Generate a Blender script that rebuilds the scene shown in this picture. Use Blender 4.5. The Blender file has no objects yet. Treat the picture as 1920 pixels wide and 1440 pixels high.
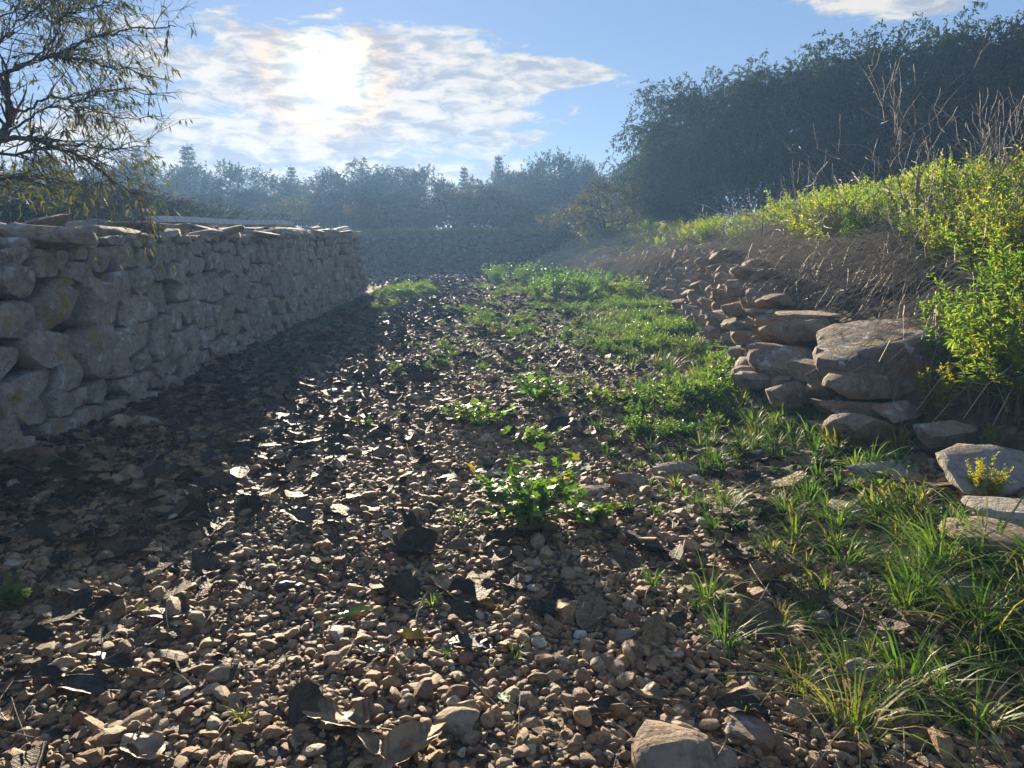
import bpy, math, random
import numpy as np
from mathutils import Vector, Matrix, Euler, noise as mnoise

R = math.radians
scene = bpy.context.scene
col = scene.collection

# ------------------------------------------------------------------ camera
CAM_H, PITCH, F = 1.1, R(11.3), 1423.0          # F in pixels of the 1920 px wide photograph
cam_d = bpy.data.cameras.new('camera')
cam_d.sensor_width = 36.0
cam_d.lens = F / 1920 * 36.0
cam_d.clip_start, cam_d.clip_end = 0.05, 2000
cam = bpy.data.objects.new('camera', cam_d)
cam.location = (0, 0, CAM_H)
cam.rotation_euler = (math.pi / 2 - PITCH, 0, 0)
col.objects.link(cam)
scene.camera = cam

# ------------------------------------------------------------------ light
SUN_AZ, SUN_EL = R(-13.05), R(10.8)              # azimuth from +Y towards +X
SUN_DIR = Vector((math.sin(SUN_AZ) * math.cos(SUN_EL), math.cos(SUN_AZ) * math.cos(SUN_EL), math.sin(SUN_EL)))
sun_d = bpy.data.lights.new('sun', 'SUN')
sun_d.energy = 5.0
sun_d.angle = R(0.8)
sun_d.color = (1.0, 0.83, 0.60)
sun = bpy.data.objects.new('sun', sun_d)
sun.rotation_euler = SUN_DIR.to_track_quat('Z', 'Y').to_euler()
col.objects.link(sun)

scene.view_settings.view_transform = 'Standard'
scene.view_settings.look = 'None'
scene.view_settings.gamma = 1.0
scene.view_settings.use_curve_mapping = False
scene.view_settings.exposure = 1.75
scene.cycles.use_denoising = True
scene.cycles.max_bounces = 8
scene.cycles.volume_bounces = 1
scene.cycles.transparent_max_bounces = 4

HAZE_DENSITY = 0.0037
HAZE_ANISO = 0.3
SKY_STRENGTH = 0.084


class NT:
    """small helper for writing node trees"""
    def __init__(self, tree):
        self.t = tree
        tree.nodes.clear()

    def n(self, kind, **kw):
        nd = self.t.nodes.new(kind)
        for k, v in kw.items():
            setattr(nd, k, v)
        return nd

    def set(self, sock, v):
        if isinstance(v, bpy.types.NodeSocket):
            self.t.links.new(v, sock)
        else:
            sock.default_value = v

    def math(self, op, a, b=0.0, c=0.0, clamp=False):
        nd = self.n('ShaderNodeMath', operation=op, use_clamp=clamp)
        self.set(nd.inputs[0], a)
        self.set(nd.inputs[1], b)
        self.set(nd.inputs[2], c)
        return nd.outputs[0]

    def mix(self, f, a, b, blend='MIX'):
        nd = self.n('ShaderNodeMix', data_type='RGBA', blend_type=blend)
        self.set(nd.inputs[0], f)
        for s, v in ((nd.inputs[6], a), (nd.inputs[7], b)):
            self.set(s, (*v, 1) if isinstance(v, tuple) and len(v) == 3 else v)
        return nd.outputs[2]

    def noise(self, vec, scale, detail=5, rough=0.55, dist=0.0):
        nd = self.n('ShaderNodeTexNoise')
        if vec is not None:
            self.set(nd.inputs['Vector'], vec)
        nd.inputs['Scale'].default_value = scale
        nd.inputs['Detail'].default_value = detail
        nd.inputs['Roughness'].default_value = rough
        nd.inputs['Distortion'].default_value = dist
        return nd.outputs[0]

    def ramp(self, f, stops, interp='LINEAR'):
        nd = self.n('ShaderNodeValToRGB')
        nd.color_ramp.interpolation = interp
        els = nd.color_ramp.elements
        while len(els) < len(stops):
            els.new(0.5)
        for e, (p, c) in zip(els, stops):
            e.position = p
            e.color = (*c, 1) if len(c) == 3 else c
        self.set(nd.inputs[0], f)
        return nd.outputs[0]

    def smooth(self, v, lo, hi):
        nd = self.n('ShaderNodeMapRange', interpolation_type='SMOOTHSTEP')
        self.set(nd.inputs[0], v)
        nd.inputs[1].default_value, nd.inputs[2].default_value = lo, hi
        return nd.outputs[0]

    def vmath(self, op, a, b=(0, 0, 0)):
        nd = self.n('ShaderNodeVectorMath', operation=op)
        self.set(nd.inputs[0], a)
        self.set(nd.inputs[1], b)
        return nd


def build_world():
    w = bpy.data.worlds.new('World')
    scene.world = w
    w.use_nodes = True
    g = NT(w.node_tree)
    out = g.n('ShaderNodeOutputWorld')
    bg = g.n('ShaderNodeBackground')
    bg.inputs[1].default_value = SKY_STRENGTH
    g.t.links.new(bg.outputs[0], out.inputs[0])
    sky = g.n('ShaderNodeTexSky', sky_type='NISHITA', sun_disc=False)
    sky.sun_elevation = SUN_EL
    sky.sun_rotation = SUN_AZ % (2 * math.pi)
    sky.altitude = 50
    sky.air_density = 1.0
    sky.dust_density = 0.15
    sky.ozone_density = 2.2
    tc = g.n('ShaderNodeTexCoord')
    d = tc.outputs['Generated']
    sep = g.n('ShaderNodeSeparateXYZ')
    g.t.links.new(d, sep.inputs[0])
    x, y, z = sep.outputs
    az = g.math('MULTIPLY', g.math('ARCTAN2', x, y), 180 / math.pi)
    el = g.math('MULTIPLY', g.math('ARCSINE', z), 180 / math.pi)

    def blob(a, e, ra, re, tilt=0.0):
        da = g.math('SUBTRACT', az, a)
        de = g.math('SUBTRACT', g.math('SUBTRACT', el, e), g.math('MULTIPLY', da, tilt))
        q = g.math('ADD', g.math('POWER', g.math('ABSOLUTE', g.math('DIVIDE', da, ra)), 2.0),
                   g.math('POWER', g.math('ABSOLUTE', g.math('DIVIDE', de, re)), 2.0))
        return g.math('SUBTRACT', 1.0, q)
    m = blob(-11.5, 9.6, 17.5, 5.0, -0.03)
    for b in ((-18, 3.2, 21, 5.8, 0.0), (27.5, 14.9, 9, 2.0, 0.05), (1.5, 10.8, 6.0, 1.4, 0.05),
              (-60, 14, 25, 6, 0), (80, 18, 30, 6, 0), (150, 22, 40, 9, 0), (-135, 30, 40, 9, 0)):
        m = g.math('MAXIMUM', m, blob(*b))
    m = g.math('MAXIMUM', m, -1.0)
    vec = g.vmath('MULTIPLY', d, (12.0, 12.0, 36.0)).outputs[0]
    n1 = g.noise(vec, 1.0, 9, 0.62, 0.6)
    n2 = g.noise(g.vmath('ADD', vec, (7.3, 2.1, 4.4)).outputs[0], 0.42, 4, 0.5, 0.3)
    dens = g.math('ADD', g.math('MULTIPLY', m, 0.75),
                  g.math('ADD', g.math('MULTIPLY', g.math('SUBTRACT', n1, 0.5), 2.4),
                         g.math('MULTIPLY', g.math('SUBTRACT', n2, 0.5), 1.3)))
    # stray wisps
    cover = g.smooth(dens, -0.02, 0.34)
    thick = g.smooth(dens, 0.15, 1.0)
    # forward scattering in the thin cloud around the sun
    dot = g.vmath('DOT_PRODUCT', d, tuple(SUN_DIR)).outputs['Value']
    ang = g.math('MULTIPLY', g.math('ARCCOSINE', g.math('MINIMUM', dot, 0.999999)), 180 / math.pi)
    aur = g.math('POWER', 2.718, g.math('MULTIPLY', g.math('POWER', g.math('DIVIDE', ang, 2.6), 2.0), -1.0))
    aur2 = g.math('POWER', 2.718, g.math('MULTIPLY', g.math('DIVIDE', ang, 5.0), -1.0))
    n3 = g.noise(g.vmath('ADD', vec, (1.3, 9.1, 0.4)).outputs[0], 1.9, 8, 0.62, 0.4)
    shade = g.smooth(n3, 0.36, 0.62)
    lit = g.mix(shade, (1.6, 1.75, 2.0), (3.1, 2.95, 2.65))
    lit = g.mix(g.math('MULTIPLY', g.math('SUBTRACT', 1.0, shade), g.math('MULTIPLY', thick, 0.45)), lit, (1.2, 1.4, 1.8))
    tint = g.ramp(g.math('DIVIDE', ang, 9.0), [(0.0, (1, 1, 1)), (0.3, (1.0, 0.96, 0.80)), (0.44, (1.0, 0.86, 0.74)),
                                              (0.58, (0.97, 0.93, 0.95)), (0.8, (1, 1, 1))])
    boost = g.math('ADD', 1.0, g.math('ADD', g.math('MULTIPLY', g.math('MULTIPLY', aur, 0.9), g.math('SUBTRACT', 1.15, g.smooth(n1, 0.55, 0.68))), g.math('MULTIPLY', aur2, 0.35)))
    lit = g.mix(1.0, lit, tint, 'MULTIPLY')
    lit = g.vmath('SCALE', lit)
    g.set(lit.inputs['Scale'], boost)
    gam = g.n('ShaderNodeGamma')
    gam.inputs[1].default_value = 0.36
    g.t.links.new(sky.outputs[0], gam.inputs[0])
    skyc = g.mix(1.0, gam.outputs[0], (0.68, 0.93, 1.38), 'MULTIPLY')
    skyn = g.vmath('SCALE', skyc)
    skyn.inputs['Scale'].default_value = 1.0
    core = g.math('POWER', 2.718, g.math('MULTIPLY', g.math('POWER', g.math('DIVIDE', ang, 1.0), 2.0), -1.0))
    colr = g.mix(g.math('MULTIPLY', cover, 0.93), skyn.outputs[0], lit.outputs[0])
    disc = g.vmath('SCALE', (1.0, 0.97, 0.9))
    g.set(disc.inputs['Scale'], g.math('MULTIPLY', g.math('MULTIPLY', core, 11.0), g.math('SUBTRACT', 1.0, g.math('MULTIPLY', g.smooth(n1, 0.5, 0.6), 0.85))))
    colr = g.vmath('ADD', colr, disc.outputs[0]).outputs[0]
    g.t.links.new(colr, bg.inputs[0])


build_world()

# ------------------------------------------------------------------ pixel helpers
CP, SP = math.cos(PITCH), math.sin(PITCH)


def ray(u, v):
    a, b = (u - 960) / F, (720 - v) / F
    return Vector((a, CP + b * SP, -SP + b * CP))


def on_z(u, v, z=0.0):
    d = ray(u, v)
    return Vector((0, 0, CAM_H)) + d * ((z - CAM_H) / d.z)


def on_y(u, v, y):
    d = ray(u, v)
    return Vector((0, 0, CAM_H)) + d * (y / d.y)


def project(P):
    P = np.asarray(P, float)
    dz = P[:, 2] - CAM_H
    fwd = P[:, 1] * CP - dz * SP
    up = P[:, 1] * SP + dz * CP
    fwd = np.where(fwd < 0.05, 0.05, fwd)
    return 960 + F * P[:, 0] / fwd, 720 - F * up / fwd, fwd


def in_view(P, mu=140, mv=140):
    u, v, f = project(P)
    return (u > -mu) & (u < 1920 + mu) & (v > -mv) & (v < 1440 + mv) & (f > 0.3)


# ------------------------------------------------------------------ value noise (numpy)
def _hash(i, j, s):
    n = (i * 374761393 + j * 668265263 + s * 1442695041) & 0xFFFFFFFF
    n = ((n ^ (n >> 13)) * 1274126177) & 0xFFFFFFFF
    return ((n ^ (n >> 16)) & 0xFFFF) / 65535.0


def vnoise(x, y, s=0):
    x = np.asarray(x, float)
    y = np.asarray(y, float)
    i, j = np.floor(x).astype(np.int64), np.floor(y).astype(np.int64)
    fx, fy = x - i, y - j
    fx, fy = fx * fx * (3 - 2 * fx), fy * fy * (3 - 2 * fy)
    a, b = _hash(i, j, s), _hash(i + 1, j, s)
    c, d = _hash(i, j + 1, s), _hash(i + 1, j + 1, s)
    return (a * (1 - fx) + b * fx) * (1 - fy) + (c * (1 - fx) + d * fx) * fy


def fbm(x, y, s=0, o=4):
    t, a, f = 0, 0.5, 1.0
    for k in range(o):
        t = t + a * vnoise(np.asarray(x) * f, np.asarray(y) * f, s + 17 * k)
        a *= 0.5
        f *= 2.03
    return t / (1 - 0.5 ** o)


def sstep(t):
    t = np.clip(t, 0, 1)
    return t * t * (3 - 2 * t)


# ------------------------------------------------------------------ terrain
XR_Y = [0.0, 2.4, 3.0, 3.8, 4.5, 6.4, 9.0, 12.8, 16.0, 20.0, 24.0, 26.3, 30]
XR_X = [3.0, 2.5, 2.15, 1.82, 1.68, 1.98, 2.3, 2.55, 2.4, 1.65, 1.0, 0.75, 0.6]
HW_X = [0.02, 0.03, 0.06, 0.14, 0.24, 0.58, 0.68, 0.66, 0.35, 0.22, 0.15, 0.12, 0.1]
HB_X = [0.70, 0.75, 0.85, 0.98, 1.08, 1.10, 1.02, 0.98, 0.92, 0.9, 0.95, 1.0, 1.05]


def xr(y):
    return np.interp(y, XR_Y, XR_X)


def hw(y):
    return np.interp(y, XR_Y, HW_X)


def path_z(x, y):
    x = np.asarray(x, float)
    y = np.asarray(y, float)
    near = sstep((40 - np.abs(y)) / 10) * sstep((9 - np.abs(x)) / 3)
    return near * (0.07 * (fbm(x * 0.9, y * 0.9, 3, 3) - 0.5) + 0.03 * (fbm(x * 3.1, y * 3.1, 5, 2) - 0.5)
                   + 0.10 * sstep((x - 0.9) / 1.6) * sstep((6 - y) / 3))


def bank_z(x, y):
    t = np.asarray(x) - xr(y)
    h0, h1 = hw(y), np.interp(y, XR_Y, HB_X)
    slope_w = np.interp(y, [0, 3.5, 5, 9, 14, 20], [2.2, 2.1, 1.9, 1.4, 1.5, 1.7])
    z = h0 + (h1 - h0) * sstep(t / slope_w) + 0.05 * np.clip(t - 1.5, 0, 30) * 0.5
    z = z + 0.16 * (fbm(np.asarray(x) * 1.1, np.asarray(y) * 1.1, 9, 3) - 0.5) * sstep((t + 0.1) / 0.6)
    return z


WALL_X = -2.52           # face of the left wall
WALL_Y0, WALL_Y1 = 1.2, 13.4
TERR_Z = 1.03


def terrace_z(x, y):
    return TERR_Z + 0.16 * (fbm(np.asarray(x) * 0.8, np.asarray(y) * 0.8, 21, 3) - 0.5) + 0.02 * np.clip(-np.asarray(x) - 3.5, 0, 20)


FAR_Y = 26.4


def hill_z(x, y):
    return 0.98 + 0.012 * np.clip(np.asarray(y) - 28, 0, 60) + 0.2 * (fbm(np.asarray(x) * 0.35, np.asarray(y) * 0.35, 33, 3) - 0.5)


ORD = ('first second third fourth fifth sixth seventh eighth ninth tenth eleventh twelfth thirteenth fourteenth fifteenth sixteenth '
       'seventeenth eighteenth nineteenth twentieth twenty-first twenty-second twenty-third twenty-fourth twenty-fifth').split()

# ------------------------------------------------------------------ mesh helpers
class MB:
    def __init__(self):
        self.V, self.T, self.Q, self.n = [], [], [], 0

    def add(self, V, T=None, Q=None):
        V = np.asarray(V, float).reshape(-1, 3)
        self.V.append(V)
        if T is not None and len(T):
            self.T.append(np.asarray(T, np.int64).reshape(-1, 3) + self.n)
        if Q is not None and len(Q):
            self.Q.append(np.asarray(Q, np.int64).reshape(-1, 4) + self.n)
        self.n += len(V)

    def tube(self, P, r, sides=5):
        P = np.asarray(P, float)
        k = len(P)
        r = np.broadcast_to(np.asarray(r, float), (k,))
        t = np.gradient(P, axis=0)
        t /= np.linalg.norm(t, axis=1, keepdims=True) + 1e-9
        ref = np.array((0.31, 0.2, 0.93)) if abs(t[0][2]) < 0.85 else np.array((0.95, 0.3, 0.1))
        a = np.cross(t, ref)
        a /= np.linalg.norm(a, axis=1, keepdims=True) + 1e-9
        b = np.cross(t, a)
        th = np.arange(sides) * 2 * math.pi / sides
        ring = np.cos(th)[None, :, None] * a[:, None, :] + np.sin(th)[None, :, None] * b[:, None, :]
        V = P[:, None, :] + ring * r[:, None, None]
        i = np.arange(k - 1)[:, None] * sides
        j = np.arange(sides)[None, :]
        j2 = (j + 1) % sides
        Q = np.stack([i + j, i + j2, i + sides + j2, i + sides + j], -1).reshape(-1, 4)
        self.add(V.reshape(-1, 3), None, Q)

    def leaves(self, B, D, N, L, W, fold=0.25, droop=0.1):
        """folded rhombic leaves: B base points, D directions, N rough normals"""
        B = np.asarray(B, float)
        n = len(B)
        if n == 0:
            return
        D = D / (np.linalg.norm(D, axis=1, keepdims=True) + 1e-9)
        S = np.cross(D, N)
        S /= np.linalg.norm(S, axis=1, keepdims=True) + 1e-9
        N2 = np.cross(S, D)
        L = np.broadcast_to(np.asarray(L, float), (n,))[:, None]
        W = np.broadcast_to(np.asarray(W, float), (n,))[:, None]
        tip = B + D * L
        tip[:, 2] -= droop * L[:, 0]
        mid = B + D * L * 0.45
        l = mid + S * W * 0.5 + N2 * W * fold
        r = mid - S * W * 0.5 + N2 * W * fold
        V = np.stack([B, l, tip, r], 1).reshape(-1, 3)
        o = np.arange(n)[:, None] * 4
        T = np.concatenate([o + np.array([0, 2, 1]), o + np.array([0, 3, 2])])
        self.add(V, T)

    def mesh(self, name, mat, smooth=False):
        me = bpy.data.meshes.new(name)
        V = np.concatenate(self.V)
        T = np.concatenate(self.T) if self.T else np.zeros((0, 3), np.int64)
        Q = np.concatenate(self.Q) if self.Q else np.zeros((0, 4), np.int64)
        me.vertices.add(len(V))
        me.vertices.foreach_set('co', V.astype(np.float32).ravel())
        loops = np.concatenate([T.ravel(), Q.ravel()]).astype(np.int32)
        me.loops.add(len(loops))
        me.loops.foreach_set('vertex_index', loops)
        nt, nq = len(T), len(Q)
        me.polygons.add(nt + nq)
        start = np.concatenate([np.arange(nt) * 3, nt * 3 + np.arange(nq) * 4]).astype(np.int32)
        me.polygons.foreach_set('loop_start', start)
        me.polygons.foreach_set('use_smooth', np.full(nt + nq, smooth))
        me.update(calc_edges=True)
        me.validate()
        if mat:
            me.materials.append(mat)
        return me

    def build(self, name, mat, parent=None, smooth=False, loc=None):
        o = bpy.data.objects.new(name, self.mesh(name, mat, smooth))
        col.objects.link(o)
        if parent:
            o.parent = parent
        if loc is not None:
            o.location = loc
        return o


def link(name, me, parent=None, loc=(0, 0, 0), rot=(0, 0, 0), scl=(1, 1, 1)):
    o = bpy.data.objects.new(name, me)
    o.location, o.rotation_euler, o.scale = loc, rot, scl
    col.objects.link(o)
    if parent:
        o.parent = parent
    return o


def tag(o, label=None, cat=None, group=None, kind=None):
    for k, v in (('label', label), ('category', cat), ('group', group), ('kind', kind)):
        if v:
            o[k] = v
    return o


def empty(name, loc=(0, 0, 0), rz=0.0, scl=1.0):
    o = bpy.data.objects.new(name, None)
    o.location = loc
    o.rotation_euler = (0, 0, rz)
    o.scale = (scl,) * 3 if not isinstance(scl, tuple) else scl
    o.empty_display_size = 0.1
    col.objects.link(o)
    return o


def copy_tree(o, parent=None):
    c = o.copy()
    col.objects.link(c)
    c.parent = parent
    for ch in o.children:
        copy_tree(ch, c)
    return c


def grid_mesh(name, xs, ys, zf, mat):
    X, Y = np.meshgrid(xs, ys, indexing='ij')
    Z = zf(X, Y)
    m = MB()
    nx, ny = len(xs), len(ys)
    i = np.arange(nx - 1)[:, None] * ny
    j = np.arange(ny - 1)[None, :]
    Q = np.stack([i + j, i + ny + j, i + ny + j + 1, i + j + 1], -1).reshape(-1, 4)
    m.add(np.stack([X, Y, Z], -1).reshape(-1, 3), None, Q)
    return m.build(name, mat, smooth=True)


# ------------------------------------------------------------------ materials
def new_mat(name):
    m = bpy.data.materials.new(name)
    m.use_nodes = True
    g = NT(m.node_tree)
    out = g.n('ShaderNodeOutputMaterial')
    return m, g, out


def bump(g, h, dist, strength=1.0):
    b = g.n('ShaderNodeBump')
    b.inputs['Distance'].default_value = dist
    b.inputs['Strength'].default_value = strength
    g.set(b.inputs['Height'], h)
    return b.outputs[0]


def principled(g, out, colr, rough=0.8, normal=None, spec=0.4):
    p = g.n('ShaderNodeBsdfPrincipled')
    g.set(p.inputs['Base Color'], (*colr, 1) if isinstance(colr, tuple) else colr)
    g.set(p.inputs['Roughness'], rough)
    p.inputs['Specular IOR Level'].default_value = spec
    if normal is not None:
        g.set(p.inputs['Normal'], normal)
    if out is not None:
        g.t.links.new(p.outputs[0], out.inputs[0])
    return p


def rock_mat(name, base, light, dark, lichen=0.5, red=0.0, rough=0.85):
    m, g, out = new_mat(name)
    tc = g.n('ShaderNodeTexCoord')
    oi = g.n('ShaderNodeObjectInfo')
    geo = g.n('ShaderNodeNewGeometry')
    rnd = oi.outputs['Random']
    sc = g.vmath('SCALE', (37.1, 19.7, 53.3))
    g.set(sc.inputs['Scale'], rnd)
    v = g.vmath('ADD', geo.outputs['Position'], sc.outputs[0]).outputs[0]
    a = g.noise(v, 5.0, 6, 0.6)
    b = g.noise(v, 26.0, 7, 0.65)
    c = g.mix(g.smooth(a, 0.35, 0.68), dark, light)
    c = g.mix(0.5, c, g.mix(rnd, base, light))
    c = g.mix(g.smooth(b, 0.42, 0.72), c, g.mix(1.0, c, (0.55, 0.54, 0.55), 'MULTIPLY'))
    # ochre and pale lichen
    l1 = g.noise(g.vmath('ADD', v, (3.7, 8.2, 1.9)).outputs[0], 4.2, 7, 0.68, 0.4)
    c = g.mix(g.math('MULTIPLY', g.smooth(l1, 0.555, 0.65), lichen), c, (0.34, 0.24, 0.055))
    l2 = g.noise(g.vmath('ADD', v, (9.7, 1.2, 6.9)).outputs[0], 6.5, 7, 0.7, 0.5)
    c = g.mix(g.math('MULTIPLY', g.smooth(l2, 0.57, 0.63), lichen * 1.1), c, (0.52, 0.54, 0.53))
    l3 = g.noise(g.vmath('ADD', v, (5.1, 5.2, 2.9)).outputs[0], 3.1, 5, 0.6, 0.2)
    c = g.mix(g.math('MULTIPLY', g.smooth(l3, 0.57, 0.68), 0.28 + red), c, (0.30, 0.13, 0.06))
    pit = g.n('ShaderNodeTexVoronoi', feature='F1')
    g.set(pit.inputs['Vector'], v)
    pit.inputs['Scale'].default_value = 34
    h = g.math('ADD', g.math('MULTIPLY', b, 0.9), g.math('MULTIPLY', a, 0.9))
    h = g.math('ADD', h, g.math('MULTIPLY', g.smooth(pit.outputs[0], 0.0, 0.35), 0.25))
    principled(g, out, c, rough, bump(g, h, 0.035), 0.3)
    return m


M = {}
M['stone'] = rock_mat('grey_limestone', (0.36, 0.315, 0.25), (0.47, 0.415, 0.33), (0.20, 0.17, 0.13), 0.85)
M['stone_warm'] = rock_mat('brown_limestone', (0.27, 0.215, 0.16), (0.40, 0.32, 0.23), (0.13, 0.10, 0.075), 0.55, 0.35)
M['boulder'] = rock_mat('lichen_boulder', (0.24, 0.20, 0.16), (0.36, 0.29, 0.22), (0.12, 0.095, 0.075), 1.0, 0.5)
M['stone_tan'] = rock_mat('tan_stone', (0.36, 0.27, 0.19), (0.46, 0.35, 0.24), (0.24, 0.16, 0.11), 0.15, 0.3)
M['stone_pale'] = rock_mat('pale_slab_stone', (0.38, 0.35, 0.28), (0.46, 0.43, 0.36), (0.27, 0.24, 0.19), 0.25, 0.0)
M['clod'] = rock_mat('red_earth_stone', (0.22, 0.11, 0.07), (0.31, 0.18, 0.12), (0.11, 0.055, 0.035), 0.1, 0.4)
M['stone_shaded'] = rock_mat('shade_dark_stone', (0.075, 0.07, 0.058), (0.13, 0.12, 0.10), (0.035, 0.032, 0.028), 0.3)  # far wall stone, with the wall's shade put into a darker base colour
M['slate'] = rock_mat('dark_slate', (0.06, 0.065, 0.08), (0.09, 0.1, 0.12), (0.04, 0.045, 0.055), 0.0, 0.0, 0.4)
M['white_stone'] = rock_mat('white_stone', (0.7, 0.68, 0.62), (0.78, 0.76, 0.7), (0.55, 0.53, 0.48), 0.0, 0.0)


def soil_mat(name, c1, c2, c3, pebble=0.6, scale=1.0):
    m, g, out = new_mat(name)
    geo = g.n('ShaderNodeNewGeometry')
    p = geo.outputs['Position']
    a = g.noise(p, 1.1 * scale, 6, 0.6)
    b = g.noise(p, 14 * scale, 7, 0.65)
    c = g.mix(g.smooth(a, 0.35, 0.65), c1, c2)
    vo = g.n('ShaderNodeTexVoronoi', feature='F1')
    g.set(vo.inputs['Vector'], p)
    vo.inputs['Scale'].default_value = 30 * scale
    wn = g.n('ShaderNodeTexWhiteNoise')
    g.set(wn.inputs[0], vo.outputs['Position'])
    stone = g.ramp(wn.outputs[0], [(0.0, (0.05, 0.035, 0.025)), (0.35, (0.12, 0.085, 0.06)), (0.65, c3), (1.0, (0.30, 0.24, 0.18))])
    c = g.mix(g.math('MULTIPLY', g.smooth(b, 0.35, 0.6), pebble), c, stone)
    h = g.math('SUBTRACT', g.math('MULTIPLY', b, 1.5), g.math('MULTIPLY', vo.outputs['Distance'], 1.2))
    principled(g, out, c, 0.9, bump(g, h, 0.03), 0.25)
    return m


M['ground'] = soil_mat('gravelly_soil', (0.045, 0.03, 0.02), (0.085, 0.06, 0.04), (0.20, 0.15, 0.105), 0.75)
M['earth'] = soil_mat('bank_earth', (0.05, 0.037, 0.024), (0.095, 0.072, 0.045), (0.13, 0.10, 0.065), 0.4, 0.7)
M['core'] = soil_mat('wall_core_earth', (0.03, 0.024, 0.018), (0.05, 0.04, 0.03), (0.07, 0.055, 0.04), 0.3, 0.7)


def pebble_mat():
    m, g, out = new_mat('river_gravel')
    oi = g.n('ShaderNodeObjectInfo')
    r = oi.outputs['Random']
    tc = g.n('ShaderNodeTexCoord')
    sc = g.vmath('SCALE', (31.0, 47.0, 13.0))
    g.set(sc.inputs['Scale'], r)
    v = g.vmath('ADD', tc.outputs['Object'], sc.outputs[0]).outputs[0]
    c = g.ramp(r, [(0.0, (0.17, 0.11, 0.06)), (0.12, (0.34, 0.20, 0.10)), (0.26, (0.50, 0.31, 0.145)), (0.40, (0.58, 0.40, 0.21)),
                   (0.50, (0.28, 0.18, 0.11)), (0.62, (0.55, 0.34, 0.15)), (0.74, (0.44, 0.33, 0.21)), (0.82, (0.33, 0.13, 0.065)),
                   (0.88, (0.55, 0.38, 0.2)), (0.95, (0.60, 0.48, 0.33)), (1.0, (0.66, 0.58, 0.46))])
    n = g.noise(v, 1.6, 6, 0.65)
    c = g.mix(g.smooth(n, 0.4, 0.7), c, g.mix(1.0, c, (0.55, 0.47, 0.40), 'MULTIPLY'))
    principled(g, out, c, 0.62, bump(g, g.noise(v, 7, 5, 0.6), 0.12, 0.6), 0.4)
    return m


M['pebble'] = pebble_mat()


def leaf_mat(name, stops, trans=0.45, rough=0.45, spec=0.45, inst=False, tboost=1.4, vary=1.0):
    """thin leaf: diffuse + translucent; colour differs from leaf to leaf"""
    m, g, out = new_mat(name)
    geo = g.n('ShaderNodeNewGeometry')
    r = geo.outputs['Random Per Island']
    oi = g.n('ShaderNodeObjectInfo')
    if inst:
        r = g.math('FRACT', g.math('ADD', g.math('MULTIPLY', r, 0.45), g.math('MULTIPLY', oi.outputs['Random'], 3.7)))
    else:
        r = g.math('FRACT', g.math('ADD', r, oi.outputs['Random']))
    c = g.ramp(r, stops)
    c = g.mix(vary, c, g.ramp(oi.outputs['Random'], [(0.0, (0.72, 0.9, 0.8)), (0.5, (1.0, 1.0, 1.0)), (0.85, (1.18, 1.02, 0.9)), (1.0, (1.25, 0.92, 0.8))]), 'MULTIPLY')
    nz = g.noise(geo.outputs['Position'], 1.7, 3, 0.5)
    c = g.mix(1.0, c, g.ramp(nz, [(0.3, (0.75, 0.78, 0.8)), (0.7, (1.15, 1.1, 1.0))]), 'MULTIPLY')
    p = principled(g, None, c, rough, None, spec)
    tr = g.n('ShaderNodeBsdfTranslucent')
    tc = g.vmath('SCALE', g.mix(1.0, c, (1.05, 1.12, 0.55), 'MULTIPLY'))
    tc.inputs['Scale'].default_value = tboost
    g.t.links.new(tc.outputs[0], tr.inputs[0])
    mx = g.n('ShaderNodeMixShader')
    mx.inputs[0].default_value = trans
    g.t.links.new(p.outputs[0], mx.inputs[1])
    g.t.links.new(tr.outputs[0], mx.inputs[2])
    g.t.links.new(mx.outputs[0], out.inputs[0])
    return m


M['herb'] = leaf_mat('yellow_green_leaves', [(0.0, (0.08, 0.14, 0.025)), (0.4, (0.16, 0.23, 0.035)), (0.8, (0.24, 0.29, 0.045)), (0.95, (0.30, 0.28, 0.05)), (1.0, (0.40, 0.25, 0.05))], 0.6, 0.5, 0.3, tboost=1.8)
M['herb_in'] = leaf_mat('low_weed_leaves', [(0.0, (0.055, 0.11, 0.022)), (0.5, (0.10, 0.18, 0.035)), (0.9, (0.16, 0.24, 0.045)), (1.0, (0.24, 0.22, 0.05))], 0.5, inst=True)
M['weed'] = leaf_mat('bright_weed_leaves', [(0.0, (0.07, 0.14, 0.02)), (0.5, (0.12, 0.22, 0.03)), (0.92, (0.18, 0.27, 0.04)), (1.0, (0.35, 0.2, 0.04))], 0.5)
M['grass'] = leaf_mat('grass_blades', [(0.0, (0.05, 0.10, 0.018)), (0.5, (0.09, 0.17, 0.03)), (0.78, (0.14, 0.22, 0.04)), (0.9, (0.24, 0.23, 0.07)), (1.0, (0.36, 0.29, 0.14))], 0.45, 0.5, 0.3, inst=True, vary=0.55)
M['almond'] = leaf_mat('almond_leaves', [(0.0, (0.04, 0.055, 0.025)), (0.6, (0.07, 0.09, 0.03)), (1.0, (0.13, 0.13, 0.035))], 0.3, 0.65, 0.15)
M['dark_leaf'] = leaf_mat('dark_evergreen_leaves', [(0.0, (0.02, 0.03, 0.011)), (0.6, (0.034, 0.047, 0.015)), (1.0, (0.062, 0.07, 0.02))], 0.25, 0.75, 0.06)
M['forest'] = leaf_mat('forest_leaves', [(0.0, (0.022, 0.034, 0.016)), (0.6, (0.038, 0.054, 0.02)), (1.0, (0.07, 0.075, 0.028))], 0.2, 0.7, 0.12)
M['brown_bush'] = leaf_mat('brown_bush_leaves', [(0.0, (0.06, 0.05, 0.028)), (0.6, (0.10, 0.085, 0.04)), (1.0, (0.15, 0.13, 0.06))], 0.3, 0.6, 0.3)
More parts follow.
